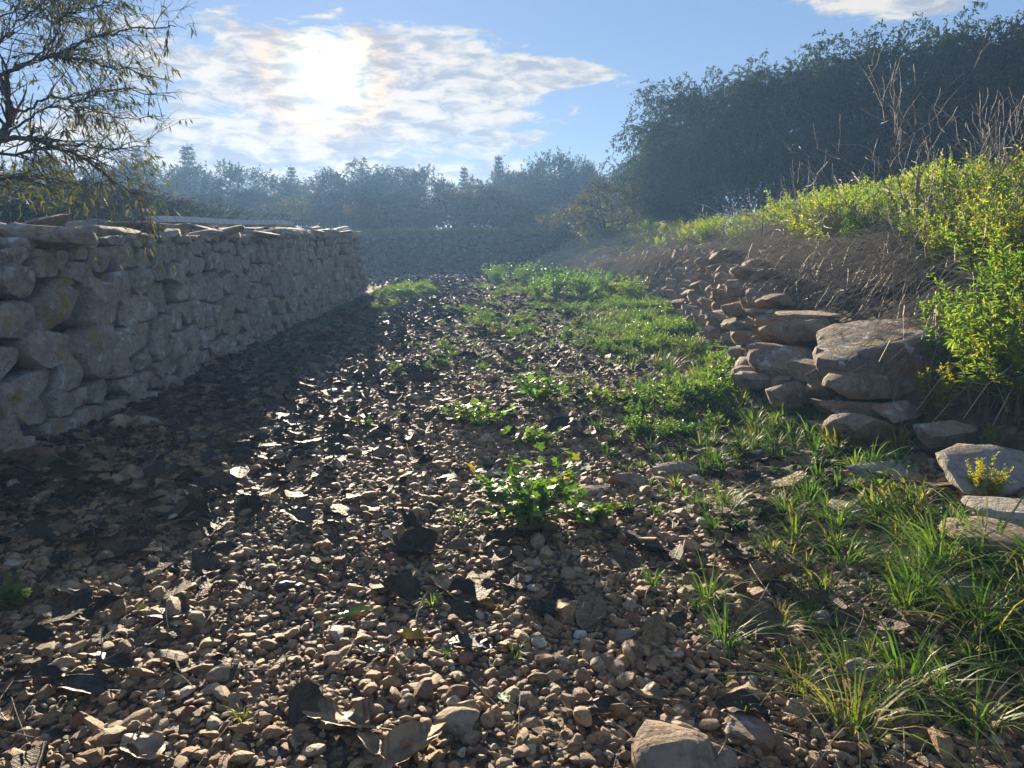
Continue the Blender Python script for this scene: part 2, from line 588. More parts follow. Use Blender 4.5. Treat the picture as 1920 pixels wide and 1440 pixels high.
M['straw'] = leaf_mat('dry_stalks', [(0.0, (0.24, 0.21, 0.17)), (0.5, (0.43, 0.38, 0.31)), (0.85, (0.50, 0.44, 0.36)), (1.0, (0.56, 0.50, 0.41))], 0.08, 0.6, 0.2, inst=True, vary=0.15)


def dead_leaf_mat(name, stops, rough=0.32):
    m, g, out = new_mat(name)
    oi = g.n('ShaderNodeObjectInfo')
    tc = g.n('ShaderNodeTexCoord')
    c = g.ramp(oi.outputs['Random'], stops)
    v = tc.outputs['Object']
    n = g.noise(v, 14.0, 6, 0.6)
    c = g.mix(g.smooth(n, 0.4, 0.7), c, g.mix(1.0, c, (0.5, 0.45, 0.42), 'MULTIPLY'))
    # side veins
    sep = g.n('ShaderNodeSeparateXYZ')
    g.t.links.new(v, sep.inputs[0])
    q = g.math('SUBTRACT', sep.outputs[1], g.math('MULTIPLY', g.math('ABSOLUTE', sep.outputs[0]), 0.8))
    w = g.math('SINE', g.math('MULTIPLY', q, 62.0))
    mid = g.smooth(g.math('ABSOLUTE', sep.outputs[0]), 0.03, 0.0)
    h = g.math('ADD', g.math('MULTIPLY', g.smooth(w, 0.75, 1.0), 0.5), g.math('ADD', mid, g.math('MULTIPLY', n, 0.6)))
    c = g.mix(g.math('MULTIPLY', mid, 0.4), c, g.mix(1.0, c, (1.7, 1.6, 1.4), 'MULTIPLY'))
    principled(g, out, c, rough, bump(g, h, 0.05, 0.7), 0.14)
    return m


M['dead'] = dead_leaf_mat('dead_leaves', [(0.0, (0.03, 0.022, 0.018)), (0.45, (0.06, 0.043, 0.032)), (0.7, (0.14, 0.095, 0.06)), (0.9, (0.22, 0.15, 0.09)), (1.0, (0.34, 0.24, 0.13))], 0.58)
M['dead_brown'] = dead_leaf_mat('brown_dead_leaf', [(0.0, (0.30, 0.205, 0.12)), (1.0, (0.38, 0.265, 0.16))], 0.55)
M['dead_tan'] = dead_leaf_mat('tan_dead_leaf', [(0.0, (0.36, 0.23, 0.10)), (1.0, (0.42, 0.28, 0.13))], 0.5)
M['dead_dark'] = dead_leaf_mat('dark_dead_leaf', [(0.0, (0.055, 0.04, 0.03)), (1.0, (0.10, 0.072, 0.05))], 0.5)
M['leaf_yellow'] = dead_leaf_mat('yellow_fallen_leaf', [(0.0, (0.55, 0.33, 0.03)), (1.0, (0.62, 0.28, 0.03))], 0.5)
M['leaf_green'] = dead_leaf_mat('green_fallen_leaf', [(0.0, (0.26, 0.33, 0.05)), (1.0, (0.33, 0.36, 0.08))], 0.45)
M['leaf_pale'] = dead_leaf_mat('pale_green_leaf', [(0.0, (0.42, 0.52, 0.25)), (1.0, (0.42, 0.52, 0.25))], 0.45)


def bark_mat(name, c1, c2, rough=0.9):
    m, g, out = new_mat(name)
    geo = g.n('ShaderNodeNewGeometry')
    v = g.vmath('MULTIPLY', geo.outputs['Position'], (1, 1, 0.35)).outputs[0]
    n = g.noise(v, 22, 6, 0.65)
    principled(g, out, g.mix(g.smooth(n, 0.35, 0.65), c1, c2), rough, bump(g, n, 0.03), 0.3)
    return m


M['bark'] = bark_mat('dark_bark', (0.045, 0.035, 0.028), (0.10, 0.08, 0.062))
M['twig'] = bark_mat('grey_dry_twigs', (0.13, 0.105, 0.085), (0.27, 0.23, 0.19), 0.6)
M['twig_bit'] = bark_mat('brown_twig_bits', (0.10, 0.075, 0.055), (0.26, 0.2, 0.14), 0.7)
M['stick'] = bark_mat('weathered_stick', (0.16, 0.14, 0.12), (0.34, 0.31, 0.27), 0.7)
M['stem'] = bark_mat('green_stem', (0.10, 0.11, 0.035), (0.17, 0.14, 0.05), 0.6)
M['beam'] = bark_mat('weathered_white_beam', (0.50, 0.48, 0.44), (0.68, 0.66, 0.61), 0.6)

# ------------------------------------------------------------------ setting
xs = np.concatenate([np.linspace(-260, -12, 22), np.arange(-9, 9.01, 0.12), np.linspace(12, 260, 22)])
ys = np.concatenate([np.linspace(-120, -3, 14), np.arange(-2, 16.01, 0.12), np.arange(16.5, 40, 0.6), np.linspace(44, 400, 24)])
tag(grid_mesh('ground', xs, ys, path_z, M['ground']), 'brown gravelly soil of the track between the walls', 'ground', kind='structure')

# right hand earth bank (skirt at its front edge goes down into the ground)
by = np.concatenate([np.arange(0.4, 14, 0.16), np.arange(14, 60, 0.6)])
bt = np.concatenate([[-0.02, 0.06], np.arange(0.16, 4.0, 0.16), np.linspace(4.3, 60, 26)])


def build_bank():
    T, Y = np.meshgrid(bt, by, indexing='ij')
    X = T + xr(Y) + 0.22
    Z = bank_z(X, Y)
    Z[0] = -0.3
    Z[:, -1] = -0.3
    Z[:, 0] = -0.3
    Z[-1] = -0.3
    m = MB()
    nx, ny = T.shape
    i = np.arange(nx - 1)[:, None] * ny
    j = np.arange(ny - 1)[None, :]
    m.add(np.stack([X, Y, Z], -1).reshape(-1, 3), None, np.stack([i + j, i + ny + j, i + ny + j + 1, i + j + 1], -1).reshape(-1, 4))
    tag(m.build('bank', M['earth'], smooth=True), 'earth bank rising behind the low right wall', 'bank', kind='structure')


build_bank()


def build_block(name, xs, ys, zf, mat, label):
    X, Y = np.meshgrid(xs, ys, indexing='ij')
    Z = zf(X, Y)
    Z[0] = Z[-1] = -0.3
    Z[:, 0] = -0.3
    Z[:, -1] = -0.3
    m = MB()
    nx, ny = X.shape
    i = np.arange(nx - 1)[:, None] * ny
    j = np.arange(ny - 1)[None, :]
    m.add(np.stack([X, Y, Z], -1).reshape(-1, 3), None, np.stack([i + j, i + ny + j, i + ny + j + 1, i + j + 1], -1).reshape(-1, 4))
    tag(m.build(name, mat, smooth=True), label, 'ground', kind='structure')


lx = np.concatenate([np.linspace(-60, -8, 20), np.arange(-7.6, -2.95, 0.2), [-2.9, -2.88]])
ly = np.concatenate([[-6, -5.98], np.arange(-5.6, 13.1, 0.3), [13.2, 13.22]])
build_block('terrace', lx, ly, terrace_z, M['earth'], 'raised earth terrace behind the left stone wall')
hx = np.concatenate([[-70, -69.9], np.linspace(-68, 68, 90), [69.9, 70]])
hy = np.concatenate([[26.75, 26.78], np.linspace(27.2, 60, 40), np.linspace(63, 150, 12), [150.1]])
build_block('hill', hx, hy, hill_z, M['earth'], 'rising ground behind the far wall where the wood stands')


# ------------------------------------------------------------------ rocks
def ico(sub):
    import bmesh
    bm = bmesh.new()
    bmesh.ops.create_icosphere(bm, subdivisions=sub, radius=1.0)
    V = np.array([v.co[:] for v in bm.verts])
    T = np.array([[v.index for v in f.verts] for f in bm.faces])
    bm.free()
    return V, T


ICO = {k: ico(k) for k in (1, 2, 3, 4)}


def crisp(me, deg):
    me.set_sharp_from_angle(angle=R(deg))
    return me


def rock_mesh(seed, sub=3, planes=13, rough=0.05, extra=(), mat=None, lo=0.62, hi=1.0, soft=14.0, name='stone', strata=0.0):
    rg = np.random.default_rng(seed)
    V, T = ICO[sub]
    N = rg.normal(size=(planes, 3))
    N /= np.linalg.norm(N, axis=1, keepdims=True)
    A = rg.uniform(lo, hi, planes)
    if len(extra):
        N = np.concatenate([N, [np.array(e[:3]) / np.linalg.norm(e[:3]) for e in extra]])
        A = np.concatenate([A, [e[3] for e in extra]])
    dd = V @ N.T
    q = np.where(dd > 0.05, A[None, :] / np.maximum(dd, 0.05), 50.0)
    q = np.minimum(q, 4.0)
    r = -np.log(np.sum(np.exp(-soft * q), 1)) / soft
    r = np.minimum(r, 1.25)
    P = V * r[:, None]
    off = Vector(rg.uniform(-50, 50, 3))
    for i in range(len(P)):
        p = Vector(P[i])
        a = mnoise.noise(p * 2.2 + off) * 0.9 + mnoise.noise(p * 5.5 + off) * 0.55 + mnoise.noise(p * 12 + off) * 0.3
        if strata:
            a += strata * math.sin(p.z * 22 + 3 * mnoise.noise(p * 1.5 + off))
        P[i] *= 1 + rough * a
    m = MB()
    m.add(P, T)
    me = m.mesh(name, mat, smooth=True)
    return crisp(me, 26) if name != 'pebble' else crisp(me, 38)


# ------------------------------------------------------------------ dry stone wall of fitted stones
def clip(poly, p, n):
    out = []
    k = len(poly)
    for i in range(k):
        a, b = poly[i], poly[(i + 1) % k]
        da, db = (a[0] - p[0]) * n[0] + (a[1] - p[1]) * n[1], (b[0] - p[0]) * n[0] + (b[1] - p[1]) * n[1]
        if da <= 0:
            out.append(a)
        if (da < 0 < db) or (db < 0 < da):
            t = da / (da - db)
            out.append((a[0] + (b[0] - a[0]) * t, a[1] + (b[1] - a[1]) * t))
    return out


def voronoi(sites, w, box, reach):
    """power diagram cells of the sites inside box"""
    cells = []
    S = np.array(sites)
    for i, s in enumerate(S):
        poly = [(box[0], box[1]), (box[2], box[1]), (box[2], box[3]), (box[0], box[3])]
        d = np.hypot(S[:, 0] - s[0], S[:, 1] - s[1])
        for j in np.argsort(d)[1:26]:
            if d[j] > reach:
                break
            n = (S[j] - s) / d[j]
            t = 0.5 * d[j] + (w[i] - w[j]) / (2 * d[j])
            poly = clip(poly, s + n * t, n)
            if len(poly) < 3:
                break
        cells.append(poly)
    return cells


def stone_from_cell(poly, rg, gap, big):
    """a chiselled stone whose outline is the cell; local x along the wall, z up, front towards +y"""
    P = np.array(poly)
    c = P.mean(0)
    A = 0.5 * np.sum(P[:, 0] * np.roll(P[:, 1], -1) - np.roll(P[:, 0], -1) * P[:, 1])
    # resample the outline
    seg = np.roll(P, -1, 0) - P
    sl = np.linalg.norm(seg, axis=1)
    per = sl.sum()
    n = int(np.clip(per / 0.035, 18, 44)) if big else 12
    ts = (np.arange(n) + 0.5) / n * per
    cum = np.concatenate([[0], np.cumsum(sl)])
    k = np.clip(np.searchsorted(cum, ts, 'right') - 1, 0, len(P) - 1)
    O = P[k] + seg[k] * ((ts - cum[k]) / np.maximum(sl[k], 1e-9))[:, None]
    O = 0.6 * O + 0.2 * (np.roll(O, 1, 0) + np.roll(O, -1, 0))
    O = O - c
    rad = np.linalg.norm(O, axis=1, keepdims=True)
    O = O * (1 - np.minimum(gap / np.maximum(rad, 0.02), 0.3))
    O = O * (1 + rg.normal(0, 0.02, (n, 1)))
    size = math.sqrt(abs(A))
    g = rg.normal(0, 0.13, 2)
    hgt = rg.uniform(0.04, 0.13) * size + 0.02
    fac = []
    for _ in range(3):
        a = rg.uniform(0, 2 * math.pi)
        fac.append((math.cos(a), math.sin(a), rg.uniform(-0.15, 0.4) * size, rg.uniform(0.15, 0.7)))
    off = Vector(rg.uniform(-80, 80, 3))
    push = rg.normal(0, 0.016)
    rings = (1.0, 1.0, 0.975, 0.935, 0.82, 0.62, 0.42, 0.22) if big else (1.0, 1.0, 0.85, 0.45)
    V = []
    for ri, s in enumerate(rings):
        for o in O:
            x, z = o * s
            if ri == 0:
                V.append((x * 0.9, -0.16, z * 0.9))
                continue
            e = 1 - s
            d = hgt * min(1.0, e / 0.07) ** 0.5 - 0.03
            top = hgt * 0.85 + x * g[0] + z * g[1]
            for fx, fz, fo, fs in fac:
                top = min(top, hgt + 0.02 - fs * max(0.0, x * fx + z * fz - fo))
            d = min(d, top) + push
            q = Vector((x, d, z))
            nn = mnoise.noise(q * 7 + off) * 0.010 + mnoise.noise(q * 17 + off) * 0.011 + mnoise.noise(q * 40 + off) * 0.007
            V.append((x + nn * 0.7, d + nn * (1.3 if s < 1 else 0.5), z + nn * 0.7))
    V.append((0, float(np.mean([v[1] for v in V[-n:]])) + rg.normal(0, 0.004), 0))
    Q, T = [], []
    nr = len(rings)
    for r in range(nr - 1):
        for i in range(n):
            j = (i + 1) % n
            Q.append((r * n + j, r * n + i, (r + 1) * n + i, (r + 1) * n + j))
    for i in range(n):
        T.append(((nr - 1) * n + (i + 1) % n, (nr - 1) * n + i, nr * n))
    return c, np.array(V), np.array(T), np.array(Q)


def fitted_wall(name, label, L, H, rg, to_world, core_pts, mat, course=(0.11, 0.22), far_small=None, limit=300, group=None, see=None):
    """L long, H high; to_world(x, z) gives the object matrix for a stone centred there"""
    root = empty(name, core_pts['base'])
    tag(root, label, 'wall', group)
    sites, ws = [], []
    z = -0.06
    while z < H + 0.05:
        h = rg.uniform(*course) * (1.25 - 0.45 * max(z, 0) / H)
        x = -0.1 - rg.uniform(0, 0.3)
        while x < L + 0.2:
            k = 1.0 if far_small is None else float(np.interp(x / L, far_small[0], far_small[1]))
            w = h * rg.uniform(0.85, 2.9) * k
            sites.append((x + w / 2, z + h / 2 + rg.normal(0, h * 0.27)))
            ws.append((w * h) * rg.uniform(0.0, 0.16))
            x += w
        z += h
    AN = 0.66                                   # stones lie flat: cells are stretched along the wall
    cells = voronoi([(a * AN, b) for a, b in sites], [w_ * AN * 0.7 for w_ in ws], (0, -0.08, L * AN, H), 0.95)
    cells = [[(a / AN, b) for a, b in c_] for c_ in cells]
    inv = Matrix.Translation(core_pts['base']).inverted()
    items = []
    for poly in cells:
        if len(poly) < 3:
            continue
        P = np.array(poly)
        A = 0.5 * abs(np.sum(P[:, 0] * np.roll(P[:, 1], -1) - np.roll(P[:, 0], -1) * P[:, 1]))
        if A < 0.0012:
            continue
        c = P.mean(0)
        Wm = to_world(c[0], c[1])
        u, v, f = project([Wm.translation])
        vis = A / f[0] ** 2 * (1 if in_view([Wm.translation], 120, 120)[0] else 0.02)
        items.append((vis, poly))
    items.sort(key=lambda t: -t[0])
    rest = MB()
    for i, (vis, poly) in enumerate(items):
        big = vis > 0.0002 and i < limit
        c, V, T, Q = stone_from_cell(poly, rg, rg.uniform(0.003, 0.010), big)
        Wm = to_world(c[0], c[1])
        if i < limit:
            m = MB()
            m.add(V, T, Q)
            o = m.build('stone', mat, root, smooth=True)
            crisp(o.data, 30)
            o.matrix_local = inv @ Wm
        else:
            Ml = np.array(inv @ Wm)
            rest.add(V @ Ml[:3, :3].T + Ml[:3, 3], T, Q)
    if rest.n:
        tag(rest.build('small_stones', mat, root, smooth=True), kind='stuff')
    m = MB()
    m.add(*box_arrays(core_pts['lo'], core_pts['hi'], core_pts['base']))
    m.build('wall_core', M['core'], root)
    return root


def box_arrays(lo, hi, base):
    V = np.array([(x, y, z) for x in (lo[0], hi[0]) for y in (lo[1], hi[1]) for z in (lo[2], hi[2])], float) - np.array(base)
    Q = [(0, 1, 3, 2), (4, 6, 7, 5), (0, 4, 5, 1), (2, 3, 7, 6), (0, 2, 6, 4), (1, 5, 7, 3)]
    return V, None, Q


rg = np.random.default_rng(11)


def left_world(x, z):
    # front of the stone (+y local) looks towards +X of the world; the face leans back a little and bows
    y = WALL_Y0 + x
    bow = 0.07 * math.sin(x * 0.5) + 0.03 * math.sin(x * 1.7 + 1)
    lean = 0.10 * z
    return Matrix.Translation((WALL_X + bow - lean, y, z)) @ Matrix.Rotation(-math.pi / 2, 4, 'Z')


LW = fitted_wall('dry_stone_wall', 'tall grey dry stone retaining wall with ochre lichen along the left of the track',
                 WALL_Y1 - WALL_Y0, 1.08, rg, left_world,
                 dict(base=Vector((WALL_X - 0.2, 6.0, 0)), lo=(-2.86, WALL_Y0 + 0.05, -0.1), hi=(WALL_X - 0.19, WALL_Y1 - 0.1, 1.0)), M['stone'],
                 course=(0.10, 0.215), far_small=([0, 0.35, 0.6, 1], [1.15, 0.95, 0.8, 0.75]))

# cap stones, lying loose along the top of the left wall
CAPS = [rock_mesh(100 + i, 3, 12, 0.05, ((0, 0, 1, 0.5), (0, 0, -1, 0.5)), M['stone'], name='cap_stone') for i in range(7)]
for i in range(84):
    t = i / 83
    y = WALL_Y0 + 0.3 + t * 12.0 + rg.normal(0, 0.05)
    row = i % 3
    x = WALL_X - 0.2 - 0.26 * row + rg.normal(0, 0.05) + 0.07 * math.sin((y - WALL_Y0) * 0.5)
    a, b, c = rg.uniform(0.11, 0.26), rg.uniform(0.09, 0.2), rg.uniform(0.05, 0.10)
    o = link('cap_stone', CAPS[i % 7], LW, (0, 0, 0))
    o.matrix_local = Matrix.Translation((x - (WALL_X - 0.2), y - 6.0, 1.07 + 0.025 * row + c * 0.2)) @ \
        Euler((rg.normal(0, 0.16), rg.normal(0, 0.16), rg.uniform(0, 6.28))).to_matrix().to_4x4() @ Matrix.Diagonal((a, b, c, 1))


CAPS_D = [rock_mesh(120 + i, 2, 11, 0.07, (), M['stone_shaded'], name='cap_stone') for i in range(4)]


def far_world(x, z):
    return Matrix.Translation((-7.0 + x, FAR_Y - 0.0 + 0.1 * z + 0.05 * math.sin(x), z)) @ Matrix.Rotation(math.pi, 4, 'Z')


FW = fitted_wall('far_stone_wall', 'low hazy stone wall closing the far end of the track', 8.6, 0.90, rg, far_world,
            dict(base=Vector((-2.7, FAR_Y + 0.2, 0)), lo=(-7.0, FAR_Y + 0.17, -0.1), hi=(1.6, FAR_Y + 0.5, 0.9)), M['stone_shaded'], course=(0.10, 0.30))

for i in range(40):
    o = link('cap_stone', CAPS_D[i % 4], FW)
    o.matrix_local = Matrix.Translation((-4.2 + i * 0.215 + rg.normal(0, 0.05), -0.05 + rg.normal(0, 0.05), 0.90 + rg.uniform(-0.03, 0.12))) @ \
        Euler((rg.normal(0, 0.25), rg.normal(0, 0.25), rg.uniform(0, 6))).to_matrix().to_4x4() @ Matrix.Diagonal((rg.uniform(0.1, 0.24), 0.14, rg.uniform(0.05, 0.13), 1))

# ------------------------------------------------------------------ tumbled right wall
RW = empty('rubble_wall', (1.9, 6.0, 0))
tag(RW, 'low tumbledown brown stone wall holding the bank on the right', 'wall')
RV = [rock_mesh(200 + i, 3, 9, 0.07, ((0, 0, 1, 0.62), (0, 0, -1, 0.62)), M['stone_warm'], lo=0.42, soft=60, strata=0.3) for i in range(16)]
RVs = [rock_mesh(230 + i, 2, 11, 0.09, ((0, 0, 1, 0.62), (0, 0, -1, 0.62)), M['stone_warm'], lo=0.42, soft=60) for i in range(8)]
y = 3.25
cnt = 0
rg = np.random.default_rng(5)
for crs in range(7):
    y = 3.3 + 0.1 * crs
    while y < 15.5:
        h = float(np.interp(y, [3, 5, 8, 16], [0.13, 0.14, 0.13, 0.12]))
        z = 0.02 + crs * h + rg.normal(0, 0.02)
        w = rg.uniform(0.10, 0.34) * (1.0 if y < 8 else 0.9)
        top = float(hw(y)) + 0.14
        if z < top:
            x = float(xr(y)) - 0.02 + crs * 0.05 + rg.normal(0, 0.035)
            dy = 0.2
            tang = math.atan2(float(xr(y + dy) - xr(y - dy)), 2 * dy)
            me = RV[rg.integers(16)] if y < 9 else RVs[rg.integers(8)]
            o = link('stone', me, RW)
            o.matrix_local = Matrix.Translation((x - 1.9, y + w / 2 - 6.0, z + 0.03)) @ \
                Euler((rg.normal(-0.16, 0.14), rg.normal(0.10, 0.14), -tang + rg.normal(0, 0.25))).to_matrix().to_4x4() @ \
                Matrix.Diagonal((rg.uniform(0.15, 0.28), w * 0.64, h * rg.uniform(0.6, 0.95), 1))
            cnt += 1
        y += w * 0.98

# big lichen-covered boulder on the wall
bp = on_y(1660, 680, 4.3)
bme = rock_mesh(77, 4, 9, 0.06, ((-0.45, -0.1, 1, 0.62), (0.1, -1, 0.1, 0.7), (0, 0, -1, 0.6)), M['boulder'], lo=0.85, hi=1.15, soft=34, name='boulder', strata=0.1)
o = link('boulder', bme, None, (bp.x, bp.y, 0.36), (0.02, 0.06, 0.1), (0.46, 0.34, 0.27))
tag(o, 'big flat-topped boulder with orange lichen on the right wall', 'boulder')

# ------------------------------------------------------------------ loose stones
def ground_at(x, y):
    if x > float(xr(y)) + 0.14:
        return max(float(bank_z(x, y)), float(path_z(x, y)))
    return float(path_z(x, y))


def loose(u, v, wpx, hpx, depth, label, mat, seed, rz=0.0, z=None, sub=3, name='loose_stone', flat=False, tilt=(0, 0)):
    p = on_z(u, v, 0.06)
    zz = ground_at(p.x, p.y) if z is None else z
    p = on_z(u, v, zz + 0.05)
    f = p.y
    w = wpx / F * f * 0.55
    h = max(hpx / F * f * 0.5, 0.012)
    ex = ((0, 0, 1, 0.6), (0, 0, -1, 0.7)) if flat else ((0, 0, -1, 0.7),)
    me = rock_mesh(seed, sub, 11, 0.05, ex, M[mat], name=name)
    o = link(name, me, None, (p.x, p.y, zz + h * 0.45 + (0.05 if u > 1800 and v < 1030 else 0.0)), (tilt[0], tilt[1], rz), (w, depth, h))
    return tag(o, label, 'stone', 'loose stones')


LS = [
    (1845, 900, 200, 46, 0.17, 'large pale flat slab leaning at the right edge below the wall', 'stone_pale', 301, 0.2, True, (0.45, -0.05)),
    (1900, 968, 150, 60, 0.12, 'squared pale block at the right edge under the flat slab', 'stone_pale', 302, 0.1, True, (0, 0)),
    (1880, 1018, 170, 55, 0.13, 'long low tan block lowest at the right edge', 'stone_tan', 303, -0.1, True, (0, 0.05)),
    (1660, 872, 150, 30, 0.10, 'flat pale stone at the foot of the right wall', 'stone_pale', 304, 0.1, True, (0.25, 0)),
    (1835, 862, 90, 30, 0.07, 'small reddish brick-shaped stone above the pale slab', 'stone_tan', 305, 0.05, True, (0, 0)),
    (1625, 1243, 95, 52, 0.075, 'flat tan stone among the long grass at lower right', 'stone_tan', 306, 0.3, True, (0.3, 0.1)),
    (1280, 1395, 150, 95, 0.11, 'big rusty brown stone at the bottom edge right of centre', 'stone_tan', 307, -0.5, False, (0.1, 0.25)),
    (1395, 1345, 90, 60, 0.06, 'lumpy grey brown stone beside the big rusty stone', 'stone_warm', 308, 0.6, False, (0, 0)),
    (1340, 1385, 70, 40, 0.05, 'small tan stone wedged right of the big rusty stone', 'stone_tan', 318, 0.2, False, (0, 0)),
    (858, 1322, 84, 58, 0.05, 'blocky tan stone largest in the gravel near the bottom', 'stone_tan', 309, 0.2, False, (0, 0)),
    (1104, 907, 74, 26, 0.05, 'dark reddish stone left in the short row beside the weeds', 'stone_warm', 310, 0.2, False, (0, 0)),
    (1186, 890, 80, 28, 0.05, 'grey stone in the middle of the short row beside the weeds', 'stone_warm', 311, 0.35, False, (0, 0.2)),
    (1270, 868, 96, 30, 0.06, 'long tan stone at the right of the short row beside the weeds', 'stone_tan', 312, 0.1, True, (0.2, 0)),
    (66, 852, 80, 50, 0.07, 'red earthy stone at the foot of the left wall', 'clod', 313, 0.2, False, (0, 0)),
    (18, 842, 50, 42, 0.06, 'pale angular stone at the left edge by the wall foot', 'stone_tan', 314, 0.2, False, (0, 0)),
    (214, 788, 60, 34, 0.07, 'tan wedge stone lying by the left wall foot', 'stone_tan', 315, 0.2, False, (0.1, 0.1)),
    (160, 772, 80, 50, 0.09, 'ochre lichen stone at the base of the left wall', 'stone', 316, 0.1, False, (0, 0)),
    (277, 782, 60, 26, 0.06, 'small tan stone right of the wedge by the left wall', 'stone_tan', 317, 0.1, False, (0, 0.1)),
    (120, 868, 60, 24, 0.05, 'flat red stone in front of the red earthy stone', 'clod', 319, 0.4, False, (0, 0)),
    (1592, 948, 90, 50, 0.08, 'dark mossy stone in the grass below the right wall', 'stone_warm', 320, 0.2, False, (0, 0)),
    (1780, 1085, 100, 50, 0.09, 'grey brown half buried stone among grass at right', 'stone_warm', 321, 0.2, False, (0, 0)),
    (800, 525, 16, 6, 0.08, 'lone white stone on the far part of the track', 'white_stone', 322, 0.2, False, (0, 0)),
    (1092, 1162, 30, 17, 0.016, 'small bright white pebble in the gravel', 'white_stone', 323, 0.2, False, (0, 0)),
    (1170, 1165, 55, 30, 0.03, 'dull pinkish stone right of the white pebble', 'stone_tan', 324, 0.2, False, (0, 0)),
    (855, 1270, 50, 24, 0.022, 'rust red stone above the blocky tan stone', 'clod', 325, 0.2, False, (0, 0)),
    (420, 1240, 60, 40, 0.035, 'rounded tan stone in the left gravel', 'stone_tan', 326, 0.5, False, (0, 0)),
    (1520, 575, 90, 14, 0.16, 'rust coloured flat stone lying on top of the right wall', 'stone_tan', 327, 0.0, True, (0, 0)),
]
for (u, v, w, h, dp, lab, mt, sd, rz, fl, tl) in LS:
    z = None
    if 'on top of the right wall' in lab:
        z = 0.66
    loose(u, v, w, h, dp, lab, mt, sd, rz, z, flat=fl, tilt=tl)
p = on_z(540, 1086, 0.03)
o = link('slate_shard', rock_mesh(340, 2, 8, 0.02, ((0, 0, 1, 0.5), (0, 0, -1, 0.5), (0, -1, 0, 0.6)), M['slate'], name='slate_shard'), None,
         (p.x, p.y, float(path_z(p.x, p.y)) + 0.03), (0.1, 0.05, 0.05), (0.05, 0.022, 0.016))
tag(o, 'small dark blue slate shard lying on the gravel', 'stone')

# beam lying along the top of the left wall
m = MB()
a, b = on_y(268, 417, 6.6), on_y(545, 428, 9.8)
a.z = b.z = TERR_Z + 0.17
P = np.array([a + (b - a) * t + Vector((0, 0, 0.006 * math.sin(t * 9))) for t in np.linspace(0, 1, 9)])
m.tube(P, 0.042, 4)
m.add(np.array(P[0:1]).repeat(3, 0), [(0, 1, 2)])
tag(m.build('beam', M['beam'], loc=(0, 0, 0)), 'long weathered whitish beam lying along the top of the left wall', 'beam')
m = MB()
a, b = on_y(205, 418, 4.9), on_y(325, 432, 6.2)
a.z = b.z = TERR_Z + 0.13
m.tube([a, a.lerp(b, 0.5) + Vector((0.02, 0, 0.01)), b], [0.008, 0.01, 0.005], 5)
tag(m.build('dry_stick', M['stick']), 'pale thin stick on the near end of the left wall top', 'stick')


# ------------------------------------------------------------------ scattering of uncountable small things
def scatter(name, P, rot, scl, variants, label, cat, rg):
    """one object that carries all copies of the small shapes"""
    me = bpy.data.meshes.new(name)
    n = len(P)
    me.vertices.add(n)
    me.vertices.foreach_set('co', np.asarray(P, np.float32).ravel())
    for nm, dat in (('rot', rot), ('scl', scl)):
        at = me.attributes.new(nm, 'FLOAT_VECTOR', 'POINT')
        at.data.foreach_set('vector', np.asarray(dat, np.float32).ravel())
    at = me.attributes.new('idx', 'INT', 'POINT')
    at.data.foreach_set('value', rg.integers(0, len(variants), n).astype(np.int32))
    o = bpy.data.objects.new(name, me)
    col.objects.link(o)
    c = bpy.data.collections.new(name + '_shapes')
    for v in variants:
        so = bpy.data.objects.new(name + '_shape', v)
        c.objects.link(so)
    t = bpy.data.node_groups.new(name + '_scatter', 'GeometryNodeTree')
    t.interface.new_socket('Geometry', in_out='INPUT', socket_type='NodeSocketGeometry')
    t.interface.new_socket('Geometry', in_out='OUTPUT', socket_type='NodeSocketGeometry')
    N, Lk = t.nodes, t.links
    gi, go = N.new('NodeGroupInput'), N.new('NodeGroupOutput')
    ci = N.new('GeometryNodeCollectionInfo')
    ci.inputs['Collection'].default_value = c
    ci.inputs['Separate Children'].default_value = True
    ci.inputs['Reset Children'].default_value = True
    ip = N.new('GeometryNodeInstanceOnPoints')
    ip.inputs['Pick Instance'].default_value = True
    mp = N.new('GeometryNodeMeshToPoints')
    Lk.new(gi.outputs[0], mp.inputs[0])
    Lk.new(mp.outputs[0], ip.inputs['Points'])
    Lk.new(ci.outputs[0], ip.inputs['Instance'])

    def attr(nm, ty):
        a = N.new('GeometryNodeInputNamedAttribute')
        a.data_type = ty
        a.inputs[0].default_value = nm
        return a.outputs[0]
    Lk.new(attr('idx', 'INT'), ip.inputs['Instance Index'])
    e2r = N.new('FunctionNodeEulerToRotation')
    Lk.new(attr('rot', 'FLOAT_VECTOR'), e2r.inputs[0])
    Lk.new(e2r.outputs[0], ip.inputs['Rotation'])
    Lk.new(attr('scl', 'FLOAT_VECTOR'), ip.inputs['Scale'])
    Lk.new(ip.outputs[0], go.inputs[0])
    md = o.modifiers.new('scatter', 'NODES')
    md.node_group = t
    return tag(o, label, cat, kind='stuff')


def jgrid(x0, x1, y0, y1, step, rg, jit=0.5):
    X, Y = np.meshgrid(np.arange(x0, x1, step), np.arange(y0, y1, step), indexing='ij')
    X = X.ravel() + rg.uniform(-jit, jit, X.size) * step
    Y = Y.ravel() + rg.uniform(-jit, jit, Y.size) * step
    return X, Y


